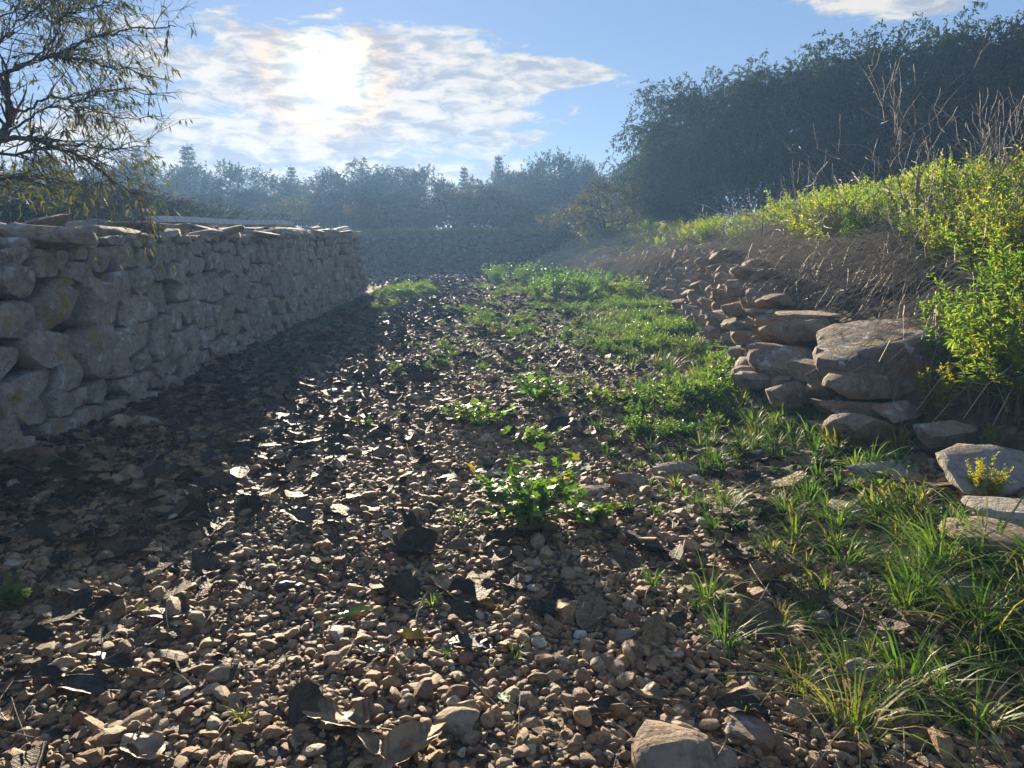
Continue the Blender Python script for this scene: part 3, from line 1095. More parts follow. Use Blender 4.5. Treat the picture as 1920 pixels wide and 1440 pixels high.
def green_density(x, y):
    """how thickly the weeds stand on the track"""
    edge = sstep((x - (0.38 + 0.25 * np.sin(y * 1.3)) + 0.0) / 0.55) * sstep((15 - y) / 5)
    edge = np.maximum(edge * np.where(y < 3.8, 0.45 + 0.45 * sstep((fbm(x * 2.4, y * 2.4, 49, 3) - 0.42) / 0.1), 1.0), 0.66 * sstep((fbm(x * 2.1, y * 2.1, 45, 3) - 0.43) / 0.10) * sstep((x - 0.3) / 0.4) * sstep((4.5 - y) / 1))
    strip = sstep((fbm(x * 1.7, y * 1.0, 41, 3) - 0.37) / 0.12) * sstep((y - 3.6) / 1.6) * sstep((x + 1.3) / 0.8) * (0.7 + 0.2 * sstep((y - 6) / 2))
    wall = sstep((-1.55 - x) / 0.35) * sstep((y - 6.8) / 1.5) * sstep((13 - y) / 2) * 0.7
    lit = np.exp(-((x + 1.95) / 0.45) ** 2 - ((y - 14.2) / 1.5) ** 2) * 1.6
    far = 0.85 * sstep((x - 0.4) / 0.6) * sstep((y - 12) / 2.0) * sstep((18 - y) / 2) * 1.0
    g = np.clip(np.maximum.reduce([edge, strip, wall, lit, far]), 0, 1)
    g = g * (0.35 + 0.65 * sstep((fbm(x * 2.6, y * 1.9, 47, 3) - 0.34) / 0.16))
    return g * (1 - 0.7 * sstep((x - 1.45) / 0.3) * sstep((3.7 - y) / 0.3) * sstep((y - 2.75) / 0.3))


# gravel
rg = np.random.default_rng(21)
PEB = [rock_mesh(400 + i, 2, 9, 0.05, mat=M['pebble'], lo=0.5, hi=1.0, soft=34, name='pebble') for i in range(14)]


def gravel():
    X1, Y1 = jgrid(-2.6, 2.7, 1.25, 5.2, 0.0172, rg)
    X2, Y2 = jgrid(-2.6, 2.7, 5.2, 19.0, 0.038, rg)
    X, Y = np.concatenate([X1, X2]), np.concatenate([Y1, Y2])
    near = np.concatenate([np.ones(len(X1)), np.zeros(len(X2))])
    d = 0.72 + 0.28 * sstep((fbm(X * 1.2, Y * 1.2, 51, 3) - 0.32) / 0.2)
    d = d * (1 - 0.55 * sstep((-1.35 - X) / 0.5)) * (1 - 0.6 * sstep((X - 1.0) / 0.7) * sstep((Y - 3.3) / 0.5))
    d = d * (1 - 0.4 * sstep((X - 0.5) / 0.5) * sstep((Y - 2.6) / 1))
    keep = (rg.uniform(size=len(X)) < d) & (X < xr(Y) + 0.05)
    X, Y, near = X[keep], Y[keep], near[keep]
    Z = path_z(X, Y)
    n = len(X)
    s = np.exp(rg.normal(math.log(0.0088), 0.46, n)) * np.where(near > 0, 1, 1.3)
    s = np.clip(s, 0.0045, 0.034)
    P = np.stack([X, Y, Z + s * rg.uniform(-0.1, 0.75, n)], 1)
    k = in_view(P, 60, 60)
    scl = np.stack([s * rg.uniform(0.9, 1.5, n), s * rg.uniform(0.8, 1.1, n), s * rg.uniform(0.38, 0.75, n)], 1)
    rot = np.stack([rg.normal(0, 0.3, n), rg.normal(0, 0.3, n), rg.uniform(0, 6.28, n)], 1)
    scatter('gravel', P[k], rot[k], scl[k], PEB, 'tan and brown gravel strewn over the track', 'gravel', rg)


gravel()


# dead leaves
def dead_leaf(seed, lobes, length, width, curl, mat, name='fallen_leaf', stalk=True, fine=True):
    rg = np.random.default_rng(seed)
    nt = 44 if fine else 22
    th = np.linspace(0, 2 * math.pi, nt, endpoint=False)
    # outline: tip at +y, stalk at -y
    base = np.stack([np.sin(th) * 0.5 * width, -np.cos(th) * 0.5 * length], 1)
    t = (base[:, 1] / length) + 0.5
    shape = np.where(t > 0.45, 1 - 0.42 * ((t - 0.45) / 0.55) ** 1.5, 1 - 0.2 * ((0.45 - t) / 0.45) ** 2)
    base[:, 0] *= shape
    if lobes:
        f = 1 - 0.42 * np.abs(np.sin(th * lobes / 2 + 0.4)) ** 2.5
        base *= f[:, None]
    base *= (1 + rg.normal(0, 0.014, nt))[:, None]
    rings = (1.0, 0.82, 0.6, 0.36, 0.16) if fine else (1.0, 0.66, 0.33)
    V = []
    ax = rg.uniform(-0.5, 0.5)
    for s in rings:
        for b in base * s:
            x, y = b
            w = x * math.cos(ax) + y * math.sin(ax)
            z = curl[0] * (x / width) ** 2 * width * 1.3 + curl[1] * (y / length) ** 2 * length * 0.5 + abs(x) * 0.10
            z += length * (0.09 * mnoise.noise(Vector((x / length * 2.6, y / length * 2.6, seed * 1.7))) + 0.045 * mnoise.noise(Vector((x / length * 7, y / length * 7, seed * 2.7)))) * s
            V.append((x, y, z))
    V.append((0, 0, 0))
    Q, T = [], []
    nr = len(rings)
    for r in range(nr - 1):
        for i in range(nt):
            j = (i + 1) % nt
            Q.append((r * nt + i, r * nt + j, (r + 1) * nt + j, (r + 1) * nt + i))
    for i in range(nt):
        T.append(((nr - 1) * nt + i, (nr - 1) * nt + (i + 1) % nt, nr * nt))
    m = MB()
    V = np.array(V)
    V[:, 2] -= V[:, 2].min()
    m.add(V, T, Q)
    if stalk:
        b = V[0]
        m.tube([b, b + np.array((0.004, -0.2 * length, 0.02 * length)), b + np.array((0.01, -0.4 * length, 0.0))], [0.0022, 0.0018, 0.0012], 4)
    return m.mesh(name, mat, smooth=True)


rg = np.random.default_rng(31)
DL = []
for i in range(9):
    DL.append(dead_leaf(500 + i, (0, 5, 0, 0, 7)[i % 5], 1.0, rg.uniform(0.45, 0.8), (rg.uniform(-0.4, 1.4), rg.uniform(-0.9, 1.0)), M['dead'], fine=False, stalk=False))


def litter():
    Xa, Ya = jgrid(-2.5, 2.3, 1.3, 16.0, 0.058, rg)
    left = sstep((-0.25 - Xa + 0.25 * (fbm(Xa, Ya * 0.7, 61, 3) - 0.5) * 4) / 0.9)
    left = left * (0.25 + 0.75 * sstep((Ya - 2.3) / 0.7)) * 1.0
    patch = sstep((fbm(Xa * 1.3, Ya * 1.3, 63, 3) - 0.45) / 0.12) * (0.25 + 0.25 * sstep((Xa - 0.6) / 0.4))
    d = np.maximum(left * (0.5 + 0.5 * sstep((fbm(Xa * 2.2, Ya * 2.2, 65, 3) - 0.36) / 0.14)), patch)
    d = np.maximum(d, 0.16 * sstep((Ya - 3.4) / 1.0) * sstep((0.9 - Xa) / 0.4))
    k = (rg.uniform(size=len(Xa)) < d)
    X, Y = Xa[k], Ya[k]
    n = len(X)
    s = np.clip(np.exp(rg.normal(math.log(0.085), 0.42, n)), 0.035, 0.2)
    P = np.stack([X, Y, path_z(X, Y) + 0.012 + rg.uniform(0, 0.014, n)], 1)
    kk = in_view(P, 60, 60)
    rot = np.stack([rg.normal(0, 0.26, n), rg.normal(0, 0.26, n), rg.uniform(0, 6.28, n)], 1)
    scatter('leaf_litter', P[kk], rot[kk], np.stack([s, s, s * 0.8], 1)[kk], DL, 'dark brown dead leaf litter covering the left side of the track', 'leaf litter', rg)
    X, Y = jgrid(-6.5, 2.2, 15.5, 26.3, 0.17, rg)
    n = len(X)
    s = rg.uniform(0.10, 0.2, n)
    P = np.stack([X, Y, path_z(X, Y) + 0.02], 1)
    rot = np.stack([rg.normal(0, 0.25, n), rg.normal(0, 0.25, n), rg.uniform(0, 6.28, n)], 1)
    scatter('far_leaf_litter', P, rot, np.stack([s, s, s], 1), DL, 'brown leaf litter on the far shaded end of the track', 'leaf litter', rg)
    # leaves on the walls and bank
    X = rg.uniform(-4.2, -2.7, 420)
    Y = rg.uniform(2, 13, 420)
    s = rg.uniform(0.05, 0.11, 420)
    P = np.stack([X, Y, terrace_z(X, Y) + 0.05], 1)
    rot = np.stack([rg.normal(0, 0.4, 420), rg.normal(0, 0.4, 420), rg.uniform(0, 6.28, 420)], 1)
    scatter('terrace_litter', P, rot, np.stack([s, s, s], 1), DL, 'dry leaf litter on top of the left terrace', 'leaf litter', rg)


litter()

FL = [  # u, v, size px, kind, lobes, curl, rot z, tilt, label
    (640, 1350, 190, 'dead_brown', 5, (0.5, 0.25), 1.3, (0.1, 0.1), 'large crinkled brown dead leaf at the bottom left of centre'),
    (566, 1326, 130, 'dead_dark', 0, (1.2, 0.3), 0.3, (0.5, 0.5), 'dark curled dead leaf against the large crinkled brown leaf'),
    (775, 1402, 180, 'dead_brown', 0, (0.7, 0.2), -0.9, (0.2, -0.1), 'big brown dead leaf cut by the bottom edge left of centre'),
    (690, 1388, 110, 'dead_brown', 0, (0.6, 0.4), 0.6, (0.1, 0.2), 'narrow brown leaf between the two largest bottom leaves'),
    (265, 1400, 120, 'dead_brown', 0, (0.3, 0.2), 1.1, (0.1, 0.1), 'pale glossy dead leaf at the bottom left edge'),
    (150, 1285, 120, 'dead_dark', 0, (0.4, 0.2), 1.4, (0.05, 0.1), 'dark grey oval leaf in the lower left gravel'),
    (60, 1270, 150, 'dead_dark', 0, (0.3, 0.1), 1.5, (0, 0), 'long black leaf at the left edge in the lower gravel'),
    (205, 1240, 130, 'dead_dark', 0, (0.5, 0.2), 1.2, (0.1, 0), 'black leaf right of the long black leaf at lower left'),
    (310, 1150, 110, 'dead_dark', 0, (0.2, 0.1), 1.55, (0, 0), 'flat black leaf lying on the gravel at left'),
    (130, 1110, 120, 'dead_brown', 0, (0.9, 0.1), 1.3, (0.1, 0), 'long dull brown rolled leaf on the left gravel edge'),
    (375, 1058, 100, 'dead_dark', 5, (0.6, 0.5), 0.5, (0.3, 0.2), 'crumpled glossy black leaf where litter meets gravel'),
    (242, 896, 84, 'dead_brown', 0, (0.3, 0.3), 0.3, (0.25, 0), 'grey brown leaf propped up in the shaded litter'),
    (320, 940, 90, 'dead_brown', 5, (0.5, 0.2), -0.6, (0.1, 0.1), 'two-lobed grey leaf in the shaded litter'),
    (560, 965, 110, 'dead_dark', 7, (0.5, 0.4), 0.8, (0.2, 0.0), 'glossy white-sheened leaf at the edge of the left shadow'),
    (742, 1000, 84, 'dead_tan', 5, (0.3, 0.4), 0.2, (0.25, 0), 'light tan dead leaf standing out on the middle of the track'),
    (712, 842, 70, 'dead_brown', 5, (0.2, 0.1), 0.4, (0.1, 0), 'silvery shining leaf lying flat in the middle distance'),
    (770, 1032, 100, 'dead_dark', 0, (0.6, 0.2), 1.4, (0, 0), 'dark folded leaf just below the light tan leaf'),
    (745, 1108, 110, 'dead_dark', 0, (1.0, 0.2), 1.0, (0.2, 0.2), 'dark tent-shaped leaf on the central gravel'),
    (828, 1100, 80, 'dead_brown', 0, (0.8, 0.3), 0.7, (0.2, 0.3), 'thin curled brown leaf right of the tent-shaped leaf'),
    (703, 1218, 80, 'dead_brown', 5, (0.2, 0.3), 1.2, (0.1, 0.1), 'shiny grey ribbed leaf below the central gravel leaves'),
    (750, 1228, 70, 'dead_brown', 0, (0.9, 0.5), 0.3, (0.1, 0.4), 'small arched brown leaf touching the shiny ribbed leaf'),
    (880, 1208, 100, 'dead_dark', 0, (0.4, 0.2), 1.3, (0.0, 0.1), 'dark brown leaf right of the orange leaf'),
    (1015, 1138, 80, 'dead_dark', 0, (0.3, 0.2), 1.2, (0, 0), 'black leaf above the white pebble'),
    (1215, 1302, 100, 'dead_brown', 7, (0.5, 0.3), 1.1, (0.05, 0.1), 'wavy grey brown leaf near the lower right stones'),
    (1130, 1325, 130, 'dead_dark', 0, (0.3, 0.1), 1.5, (0, 0), 'long dark leaf left of the wavy grey leaf'),
    (1225, 1030, 120, 'dead_dark', 7, (0.5, 0.3), 1.2, (0.05, 0.1), 'dark leaf at the foot of the right weeds'),
    (1390, 1330, 120, 'dead_dark', 0, (0.7, 0.1), 1.5, (0, 0.1), 'dark leaf behind the lumpy stone'),
    (665, 1148, 80, 'leaf_green', 0, (0.5, 0.2), -1.2, (0.1, 0), 'slender yellow green leaf on the central gravel'),
    (770, 1190, 62, 'leaf_yellow', 0, (0.4, 0.3), 1.3, (0.1, 0.1), 'bright orange yellow leaf on the gravel'),
    (905, 1128, 50, 'leaf_yellow', 0, (0.4, 0.3), 1.2, (0.1, 0.1), 'small ochre leaf beside the small grass tuft'),
    (944, 1305, 40, 'leaf_pale', 0, (0.2, 0.1), 0.4, (0, 0), 'round pale green leaf near the bottom centre'),
    (1364, 1046, 34, 'leaf_green', 0, (0.2, 0.2), 1.0, (0.2, 0), 'small yellow green oval leaf by the right grass'),
    (590, 1060, 40, 'leaf_green', 0, (0.4, 0.2), 1.1, (0.1, 0), 'tiny yellow green leaf above the slate shard'),
    (265, 1137, 26, 'leaf_yellow', 0, (0.3, 0.2), 0.4, (0.2, 0), 'tiny bright yellow leaf on the left gravel'),
    (590, 829, 40, 'leaf_green', 0, (0.3, 0.2), 1.3, (0.1, 0), 'small lime leaf far in the shaded litter'),
    (665, 790, 46, 'leaf_yellow', 0, (0.3, 0.2), 1.4, (0.1, 0), 'small yellow leaf far up the middle of the track'),
]
for i, (u, v, px, mt, lob, curl, rz, tl, lab) in enumerate(FL):
    p = on_z(u, v, 0.02)
    z = float(path_z(p.x, p.y)) + 0.022
    p = on_z(u, v, z)
    L = px / F * p.y * 0.95
    me = dead_leaf(600 + i, lob, L, L * (0.42 if 'slender' in lab or 'narrow' in lab or 'long' in lab else 0.72), curl, M[mt])
    tag(link('fallen_leaf', me, None, (p.x, p.y, z - 0.004), (tl[0], tl[1], rz)), lab, 'leaf', 'fallen leaves lying singly on the track')


# ------------------------------------------------------------------ grass and weeds
def tuft_mesh(seed, blades, h, spread, width, mat=None, lean=0.0, name='grass_tuft'):
    rg = np.random.default_rng(seed)
    m = MB()
    for _ in range(blades):
        a = rg.uniform(0, 2 * math.pi)
        r0 = rg.uniform(0, 0.25) * spread
        L = h * rg.uniform(0.55, 1.15)
        out = rg.uniform(0.25, 1.0) * spread * 1.6
        k = 5
        t = np.linspace(0, 1, k)
        d = np.array((math.cos(a), math.sin(a)))
        x = d[0] * (r0 + out * t ** 1.6) + lean * t
        y = d[1] * (r0 + out * t ** 1.6)
        bend = rg.uniform(0.3, 0.95)
        z = L * (t - bend * t ** 2.6 * 0.9)
        side = np.array((-d[1], d[0], 0.0)) + rg.normal(0, 0.25, 3)
        w = width * rg.uniform(0.7, 1.3) * np.array((0.8, 1.0, 0.85, 0.55, 0.06))
        C = np.stack([x, y, z], 1)
        V = np.concatenate([C + side * w[:, None] / 2, C - side * w[:, None] / 2])
        Q = [(i, i + 1, k + i + 1, k + i) for i in range(k - 1)]
        m.add(V, None, Q)
    return m.mesh(name, mat or M['grass'], smooth=True)


def herb_mesh(seed, n_stem, h, spread, leaf, mat, name='low_weed'):
    """small bushy weed: thin stems with many little leaves"""
    rg = np.random.default_rng(seed)
    m = MB()
    for _ in range(n_stem):
        a = rg.uniform(0, 6.28)
        L = h * rg.uniform(0.5, 1.1)
        o = rg.uniform(0.2, 1) * spread
        top = np.array((math.cos(a) * o, math.sin(a) * o, L))
        k = int(rg.integers(9, 15))
        t = rg.uniform(0.15, 1, k)
        B = top[None, :] * t[:, None]
        B[:, 2] = L * (t ** 0.8)
        D = rg.normal(size=(k, 3))
        D[:, 2] = np.abs(D[:, 2]) * 0.5 + 0.1
        N = rg.normal(0, 0.5, (k, 3)) + np.array((0, 0, 1.0))
        m.leaves(B, D, N, leaf * rg.uniform(0.6, 1.3, k), leaf * rg.uniform(0.35, 0.6, k), 0.15, 0.1)
        m.leaves(np.zeros((1, 3)), top[None, :], rg.normal(size=(1, 3)), np.linalg.norm(top), 0.004, 0, 0)
    return m.mesh(name, mat)


TUFT = [tuft_mesh(700 + i, 26, 0.15, 0.07, 0.0045) for i in range(5)]
LONG = [tuft_mesh(720 + i, 44, 0.26, 0.20, 0.0045) for i in range(4)]
HERB = [herb_mesh(740 + i, 16, 0.12, 0.09, 0.026, M['herb_in']) for i in range(5)]

rg = np.random.default_rng(41)


def weeds():
    X, Y = jgrid(-2.5, 3.0, 1.6, 19.0, 0.062, rg)
    g = green_density(X, Y) * (X < xr(Y) + 0.25)
    r = rg.uniform(size=len(X))
    kind = fbm(X * 1.1, Y * 1.1, 71, 3) + rg.normal(0, 0.06, len(X))
    grassy = (kind > 0.52) | ((Y < 4.6) & (kind > 0.40))
    for nm, sel, var, s0, lab in (
            ('grass', (r < g * 0.62) & grassy, TUFT, 1.0, 'short green grass growing along the track'),
            ('long_grass', (r < np.where(Y < 3.2, 0.22, 0.10)) & (X > 0.75) & (Y < 7.5) & (g > 0.2) & ~((X > 1.25) & (Y > 2.3) & (Y < 3.9)), LONG, 0.62, 'long arching green grass on the right of the track'),
            ('ground_cover', (r < g * 0.80) & ~grassy & ~((X > 1.0) & (Y < 4.0)), HERB, 1.0, 'low leafy green weeds spreading over the right of the track')):
        x, y = X[sel], Y[sel]
        n = len(x)
        P = np.stack([x, y, path_z(x, y) - 0.005], 1)
        hs = (0.55 + 0.65 * g[sel]) * np.exp(rg.normal(-0.2, 0.38, n)) * s0 * (1 + 0.5 * sstep((x - 1.2) / 0.5))
        hs = np.minimum(hs, 1.45) * (0.58 + 0.42 * sstep((x - 0.7) / 0.6)) * np.where(y > 6, 0.8, 1.0) * (1 + 1.2 * np.exp(-((x + 1.95) / 0.6) ** 2 - ((y - 14.2) / 2.0) ** 2))
        rot = np.stack([rg.normal(0, 0.12, n), rg.normal(0, 0.12, n), rg.uniform(0, 6.28, n)], 1)
        k = in_view(P, 80, 120)
        scatter(nm, P[k], rot[k], np.stack([hs, hs, hs * rg.uniform(0.8, 1.2, n)], 1)[k], var, lab, nm.replace('_', ' '), rg)


weeds()

TF = [  # individual tufts: u, v(base), kind, scale, label
    (1340, 1000, 'T', 1.0, 'fine fan-shaped grass tuft left of the right hand herb'),
    (1330, 1130, 'L', 0.75, 'spiky grass tuft right of the gravel centre'),
    (1360, 1215, 'L', 0.75, 'bright spiky grass tuft nearest the gravel at lower right'),
    (1225, 1100, 'T', 0.9, 'small grass tuft at the right gravel edge'),
    (1480, 1045, 'L', 0.6, 'dense grass tuft below the mossy stone'),
    (1560, 1030, 'L', 0.75, 'grass tuft in front of the right hand herb'),
    (1720, 1130, 'L', 1.25, 'large arching long-bladed grass clump at the right'),
    (1830, 1180, 'L', 1.1, 'long grass clump at the right edge beside the arching clump'),
    (1600, 1370, 'L', 1.0, 'bright grass clump at the bottom right'),
    (1700, 1300, 'L', 1.0, 'loose grass clump above the bright bottom right clump'),
    (1830, 1370, 'L', 0.9, 'pale dry grass clump in the bottom right corner'),
    (1500, 1290, 'L', 0.6, 'thin grass clump beside the flat tan stone'),
    (810, 1140, 'T', 0.65, 'tiny grass tuft alone on the central gravel'),
    (455, 1352, 'T', 0.55, 'tiny grass tuft alone on the lower left gravel'),
    (965, 1240, 'T', 0.55, 'small dark grass tuft on the gravel near bottom centre'),
    (840, 1230, 'T', 0.35, 'very small pale grass tuft left of the dark one'),
    (860, 985, 'T', 0.8, 'wispy grass tuft left of the big leafy weed'),
    (1180, 960, 'T', 0.8, 'grass tuft right of the big leafy weed'),
    (1430, 850, 'L', 0.7, 'arching grass tuft in front of the right wall foot'),
    (1290, 760, 'L', 0.9, 'tall grass tuft in the green strip by the right wall'),
    (1200, 800, 'L', 0.7, 'grass tuft at the left edge of the green strip'),
    (385, 725, 'L', 0.55, 'shaded grass tuft at the foot of the left wall'),
    (250, 735, 'T', 0.7, 'small shaded grass tuft close against the left wall'),
    (395, 820, 'T', 0.8, 'dark grass tuft in the shaded litter'),
]
for i, (u, v, kd, s, lab) in enumerate(TF):
    p = on_z(u, v, 0.03)
    z = ground_at(p.x, p.y)
    p = on_z(u, v, z)
    me = (TUFT[i % 5] if kd == 'T' else LONG[i % 4])
    tag(link('grass_tuft', me, None, (p.x, p.y, z - 0.006), (0, 0, i * 1.3), (s, s, s)), lab, 'grass', 'single grass tufts')


def lobed_weed(seed, stems, h, spread, leaf, name):
    """weed with lobed leaves on branching stems; returns the stem mesh and the foliage mesh"""
    rg = np.random.default_rng(seed)
    ms, ml = MB(), MB()
    th = np.linspace(0, 2 * math.pi, 13)[:-1]
    rr = np.array([0.25, 0.45, 0.8, 0.5, 0.75, 0.55, 1.0, 0.55, 0.75, 0.5, 0.8, 0.45])
    ox, oy = np.sin(th) * rr * 0.55, -np.cos(th) * rr * 0.55 + 0.35
    for _ in range(stems):
        a = rg.uniform(0, 6.28)
        o = rg.uniform(0.1, 1) * spread
        L = h * rg.uniform(0.5, 1.1)
        t = np.linspace(0, 1, 5)
        P = np.stack([math.cos(a) * o * t, math.sin(a) * o * t, L * t ** 0.75], 1)
        ms.tube(P, np.linspace(0.003, 0.0012, 5), 4)
        for _ in range(int(rg.integers(7, 12))):
            s = rg.uniform(0.2, 1)
            b = np.array([np.interp(s, t, P[:, q]) for q in range(3)])
            d = rg.normal(size=3)
            d[2] = abs(d[2]) * 0.3 + 0.1
            d /= np.linalg.norm(d)
            nrm = np.array((0, 0, 1.0)) + rg.normal(0, 0.45, 3)
            sd = np.cross(d, nrm)
            sd /= np.linalg.norm(sd)
            up = np.cross(sd, d)
            ls = leaf * rg.uniform(0.5, 1.25)
            V = b + ls * (ox[:, None] * sd + oy[:, None] * d + (0.25 * ox[:, None] ** 2 - 0.12 * oy[:, None] ** 2) * up)
            c = b + ls * 0.4 * d
            ml.add(np.vstack([V, c]), [(i, (i + 1) % 12, 12) for i in range(12)])
    return ms.mesh('stem', M['stem']), ml.mesh('foliage', M['weed'])


for (u, v, st, h, sp, lf, lab, sd) in (
        (985, 985, 46, 0.27, 0.30, 0.058, 'big bright green lobed weed in the middle of the track', 801),
        (1100, 985, 14, 0.10, 0.17, 0.055, 'low lobed weed trailing right of the big bright weed', 802),
        (900, 800, 22, 0.16, 0.24, 0.055, 'lobed weed patch farther up the track left of the others', 803),
        (1010, 760, 22, 0.2, 0.24, 0.06, 'lobed weed patch farther up the track in the middle', 804),
        (1000, 840, 16, 0.12, 0.2, 0.055, 'low lobed weed behind the big bright weed', 805),
        (1120, 760, 9, 0.12, 0.12, 0.05, 'lobed weed patch at the left edge of the green strip', 806),
        (30, 1145, 18, 0.10, 0.10, 0.03, 'dark green ferny weed at the left edge of the gravel', 807),
        (1690, 985, 16, 0.19, 0.14, 0.03, 'bushy round-leaved green herb by the pale flat slab', 808),
        (1770, 1020, 10, 0.12, 0.10, 0.03, 'smaller round-leaved herb right of the bushy one', 809)):
    p = on_z(u, v, 0.03)
    z = ground_at(p.x, p.y)
    p = on_z(u, v, z)
    e = empty('leafy_weed', (p.x, p.y, z - 0.004))
    a, b = lobed_weed(sd, st, h, sp, lf, 'leafy_weed')
    link('stem', a, e)
    link('foliage', b, e)
    tag(e, lab, 'weed')


# ------------------------------------------------------------------ upright herbs of the bank
def upright_herb(seed, stems, h, spread, mat, leaf=0.045, per=46):
    rg = np.random.default_rng(seed)
    ms, ml = MB(), MB()
    for _ in range(stems):
        a = rg.uniform(0, 6.28)
        o = rg.uniform(0, 1) ** 0.7 * spread
        b0 = np.array((math.cos(a) * o * 0.35, math.sin(a) * o * 0.35, 0))
        L = h * rg.uniform(0.6, 1.12)
        t = np.linspace(0, 1, 6)
        wob = rg.normal(0, 0.02, 2)
        P = np.stack([b0[0] + math.cos(a) * o * t ** 1.3 + wob[0] * np.sin(t * 5), b0[1] + math.sin(a) * o * t ** 1.3 + wob[1] * np.sin(t * 4), L * t], 1)
        ms.tube(P, np.linspace(0.0045, 0.0015, 6), 4)
        n = int(per * rg.uniform(0.8, 1.2))
        s = np.sort(rg.uniform(0.22, 1.0, n) ** 0.8)
        B = np.stack([np.interp(s, t, P[:, q]) for q in range(3)], 1)
        az = np.arange(n) * 2.4 + rg.uniform(0, 6)
        D = np.stack([np.cos(az), np.sin(az), 0.35 + 0.9 * s ** 3 + rg.normal(0, 0.2, n)], 1)
        N = np.stack([-np.cos(az) * 0.4, -np.sin(az) * 0.4, np.ones(n)], 1) + rg.normal(0, 0.3, (n, 3))
        ll = leaf * (1.15 - 0.45 * s) * rg.uniform(0.7, 1.3, n)
        ml.leaves(B, D, N, ll, ll * 0.26, 0.2, 0.18)
        # side sprigs near the top
        for _ in range(4):
            q = rg.uniform(0.5, 0.95)
            b = np.array([np.interp(q, t, P[:, w]) for w in range(3)])
            d = np.array((rg.normal(), rg.normal(), 1.3))
            d *= rg.uniform(0.06, 0.14) / np.linalg.norm(d)
            k = 12
            sv = rg.uniform(0.1, 1, k)
            D = rg.normal(size=(k, 3)) + d / np.linalg.norm(d)
            ml.leaves(b + d * sv[:, None], D, rg.normal(0, 0.4, (k, 3)) + np.array((0, 0, 1.0)), leaf * 0.6 * rg.uniform(0.6, 1.2, k), leaf * 0.2, 0.2, 0.1)
    return ms.mesh('stem', M['stem']), ml.mesh('foliage', mat)


UH = [upright_herb(900 + i, 15, 0.5, 0.2, M['herb'], 0.052, 56) for i in range(4)]
rg = np.random.default_rng(51)


def put_herb(x, y, s, lab, grp, k):
    z = ground_at(x, y)
    e = empty('upright_herb', (x, y, z - 0.02), rg.uniform(0, 6.28), s)
    a, b = UH[k % 4]
    link('stem', a, e)
    link('foliage', b, e)
    return tag(e, lab, 'herb', grp)


k = 0
# mass along the top of the bank
for i in range(110):
    y = rg.uniform(4.8, 9.6)
    x = float(xr(y)) + rg.uniform(0.85 if y < 6.3 else 0.6, 2.3) + 0.05 * (y - 5)
    put_herb(x, y, rg.uniform(0.75, 1.15), 'yellow green upright herb in the dense mass along the top of the right bank', 'herbs massed along the top of the right bank', k)
    k += 1
for i in range(150):
    y = rg.uniform(9.2, 13) if i % 4 == 0 else rg.uniform(13, 23.5)
    x = float(xr(y)) + rg.uniform(0.35, 2.1)
    put_herb(x, y, rg.uniform(0.6, 0.95), 'pale hazy upright herb on the farther part of the right bank', 'herbs on the farther right bank', k)
    k += 1
for i, (u, v, y, s, lab) in enumerate((
        (1795, 700, 3.95, 1.05, 'tall yellow green herb right of the big boulder'),
        (1850, 790, 3.6, 1.2, 'tallest yellow green herb near the right edge of the picture'),
        (1905, 830, 3.5, 1.15, 'yellow green herb cut by the right edge beside the tallest herb'),
        (1880, 640, 4.3, 1.0, 'yellow green herb behind the tallest herb at the right edge'),
        (1900, 720, 3.9, 1.2, 'tall yellow green herb leaning in at the right edge'),
        (1840, 600, 4.5, 1.1, 'yellow green herb above and behind the tallest herb'),
        (1930, 560, 4.2, 1.2, 'highest yellow green herb half cut by the right edge'),
        (1740, 850, 3.7, 0.55, 'short dark green herb in front of the big boulder'),
        (1820, 1150, 2.75, 0.4, 'small green herb among the long grass at the right edge'),
        (1430, 560, 6.6, 0.22, 'small green sprig growing from the right wall top'),
        (1590, 535, 6.0, 0.3, 'small bright sprig in the dry stalks above the wall'),
        (1760, 560, 5.2, 0.5, 'lone yellow green herb in the dark gap above the boulder'),
        (1850, 868, 3.35, 0.28, 'small bright sprig standing between the slab and the stick'))):
    p = on_y(u, v, y)
    put_herb(p.x, p.y, s, lab, None, i)

FB = [herb_mesh(760 + i, 70, 0.42, 0.38, 0.05, M['weed'], 'foliage') for i in range(2)]
# leafy bushes where the bank runs out on the track
for i, (u, v, s) in enumerate(((930, 527, 1.0), (985, 530, 1.1), (1010, 560, 0.9), (1040, 552, 1.2), (1090, 555, 1.1), (1130, 548, 1.0), (1180, 560, 1.0))):
    p = on_z(u, v, 0.03)
    lab = ('low green bush at the far foot of the bank, %s from the left' % ORD[i])
    e = empty('low_bush', (p.x, p.y, -0.01), i * 1.1, s)
    link('foliage', FB[i % 2], e)
    link('stem', UH[i % 4][0], e, scl=(1.2, 1.2, 0.6))
    tag(e, lab, 'bush', 'green bushes at the far foot of the bank')


# ------------------------------------------------------------------ dry stalks lying down the bank
def straw_mesh(seed, n=22):
    rg = np.random.default_rng(seed)
    m = MB()
    for _ in range(n):
        L = rg.uniform(0.25, 0.85)
        t = np.linspace(0, 1, 5)
        a = rg.normal(0, 0.32)
        arch = rg.uniform(0.02, 0.22)
        P = np.stack([-L * t * math.cos(a), L * t * math.sin(a), arch * np.sin(t * 2.6) - 0.06 * t + rg.uniform(0, 0.05)], 1)
        P += np.array((rg.uniform(-0.1, 0.25), rg.normal(0, 0.12), 0))
        m.tube(P, np.linspace(0.0040, 0.0019, 5), 3)
        if rg.uniform() < 0.5:
            b = P[3]
            m.tube([b, b + np.array((-0.08 * math.cos(a + 0.6), 0.08 * math.sin(a + 0.6), rg.uniform(-0.02, 0.05)))], [0.0015, 0.0008], 3)
    return m.mesh('dry_stalk', M['straw'])


ST = [straw_mesh(950 + i) for i in range(6)]


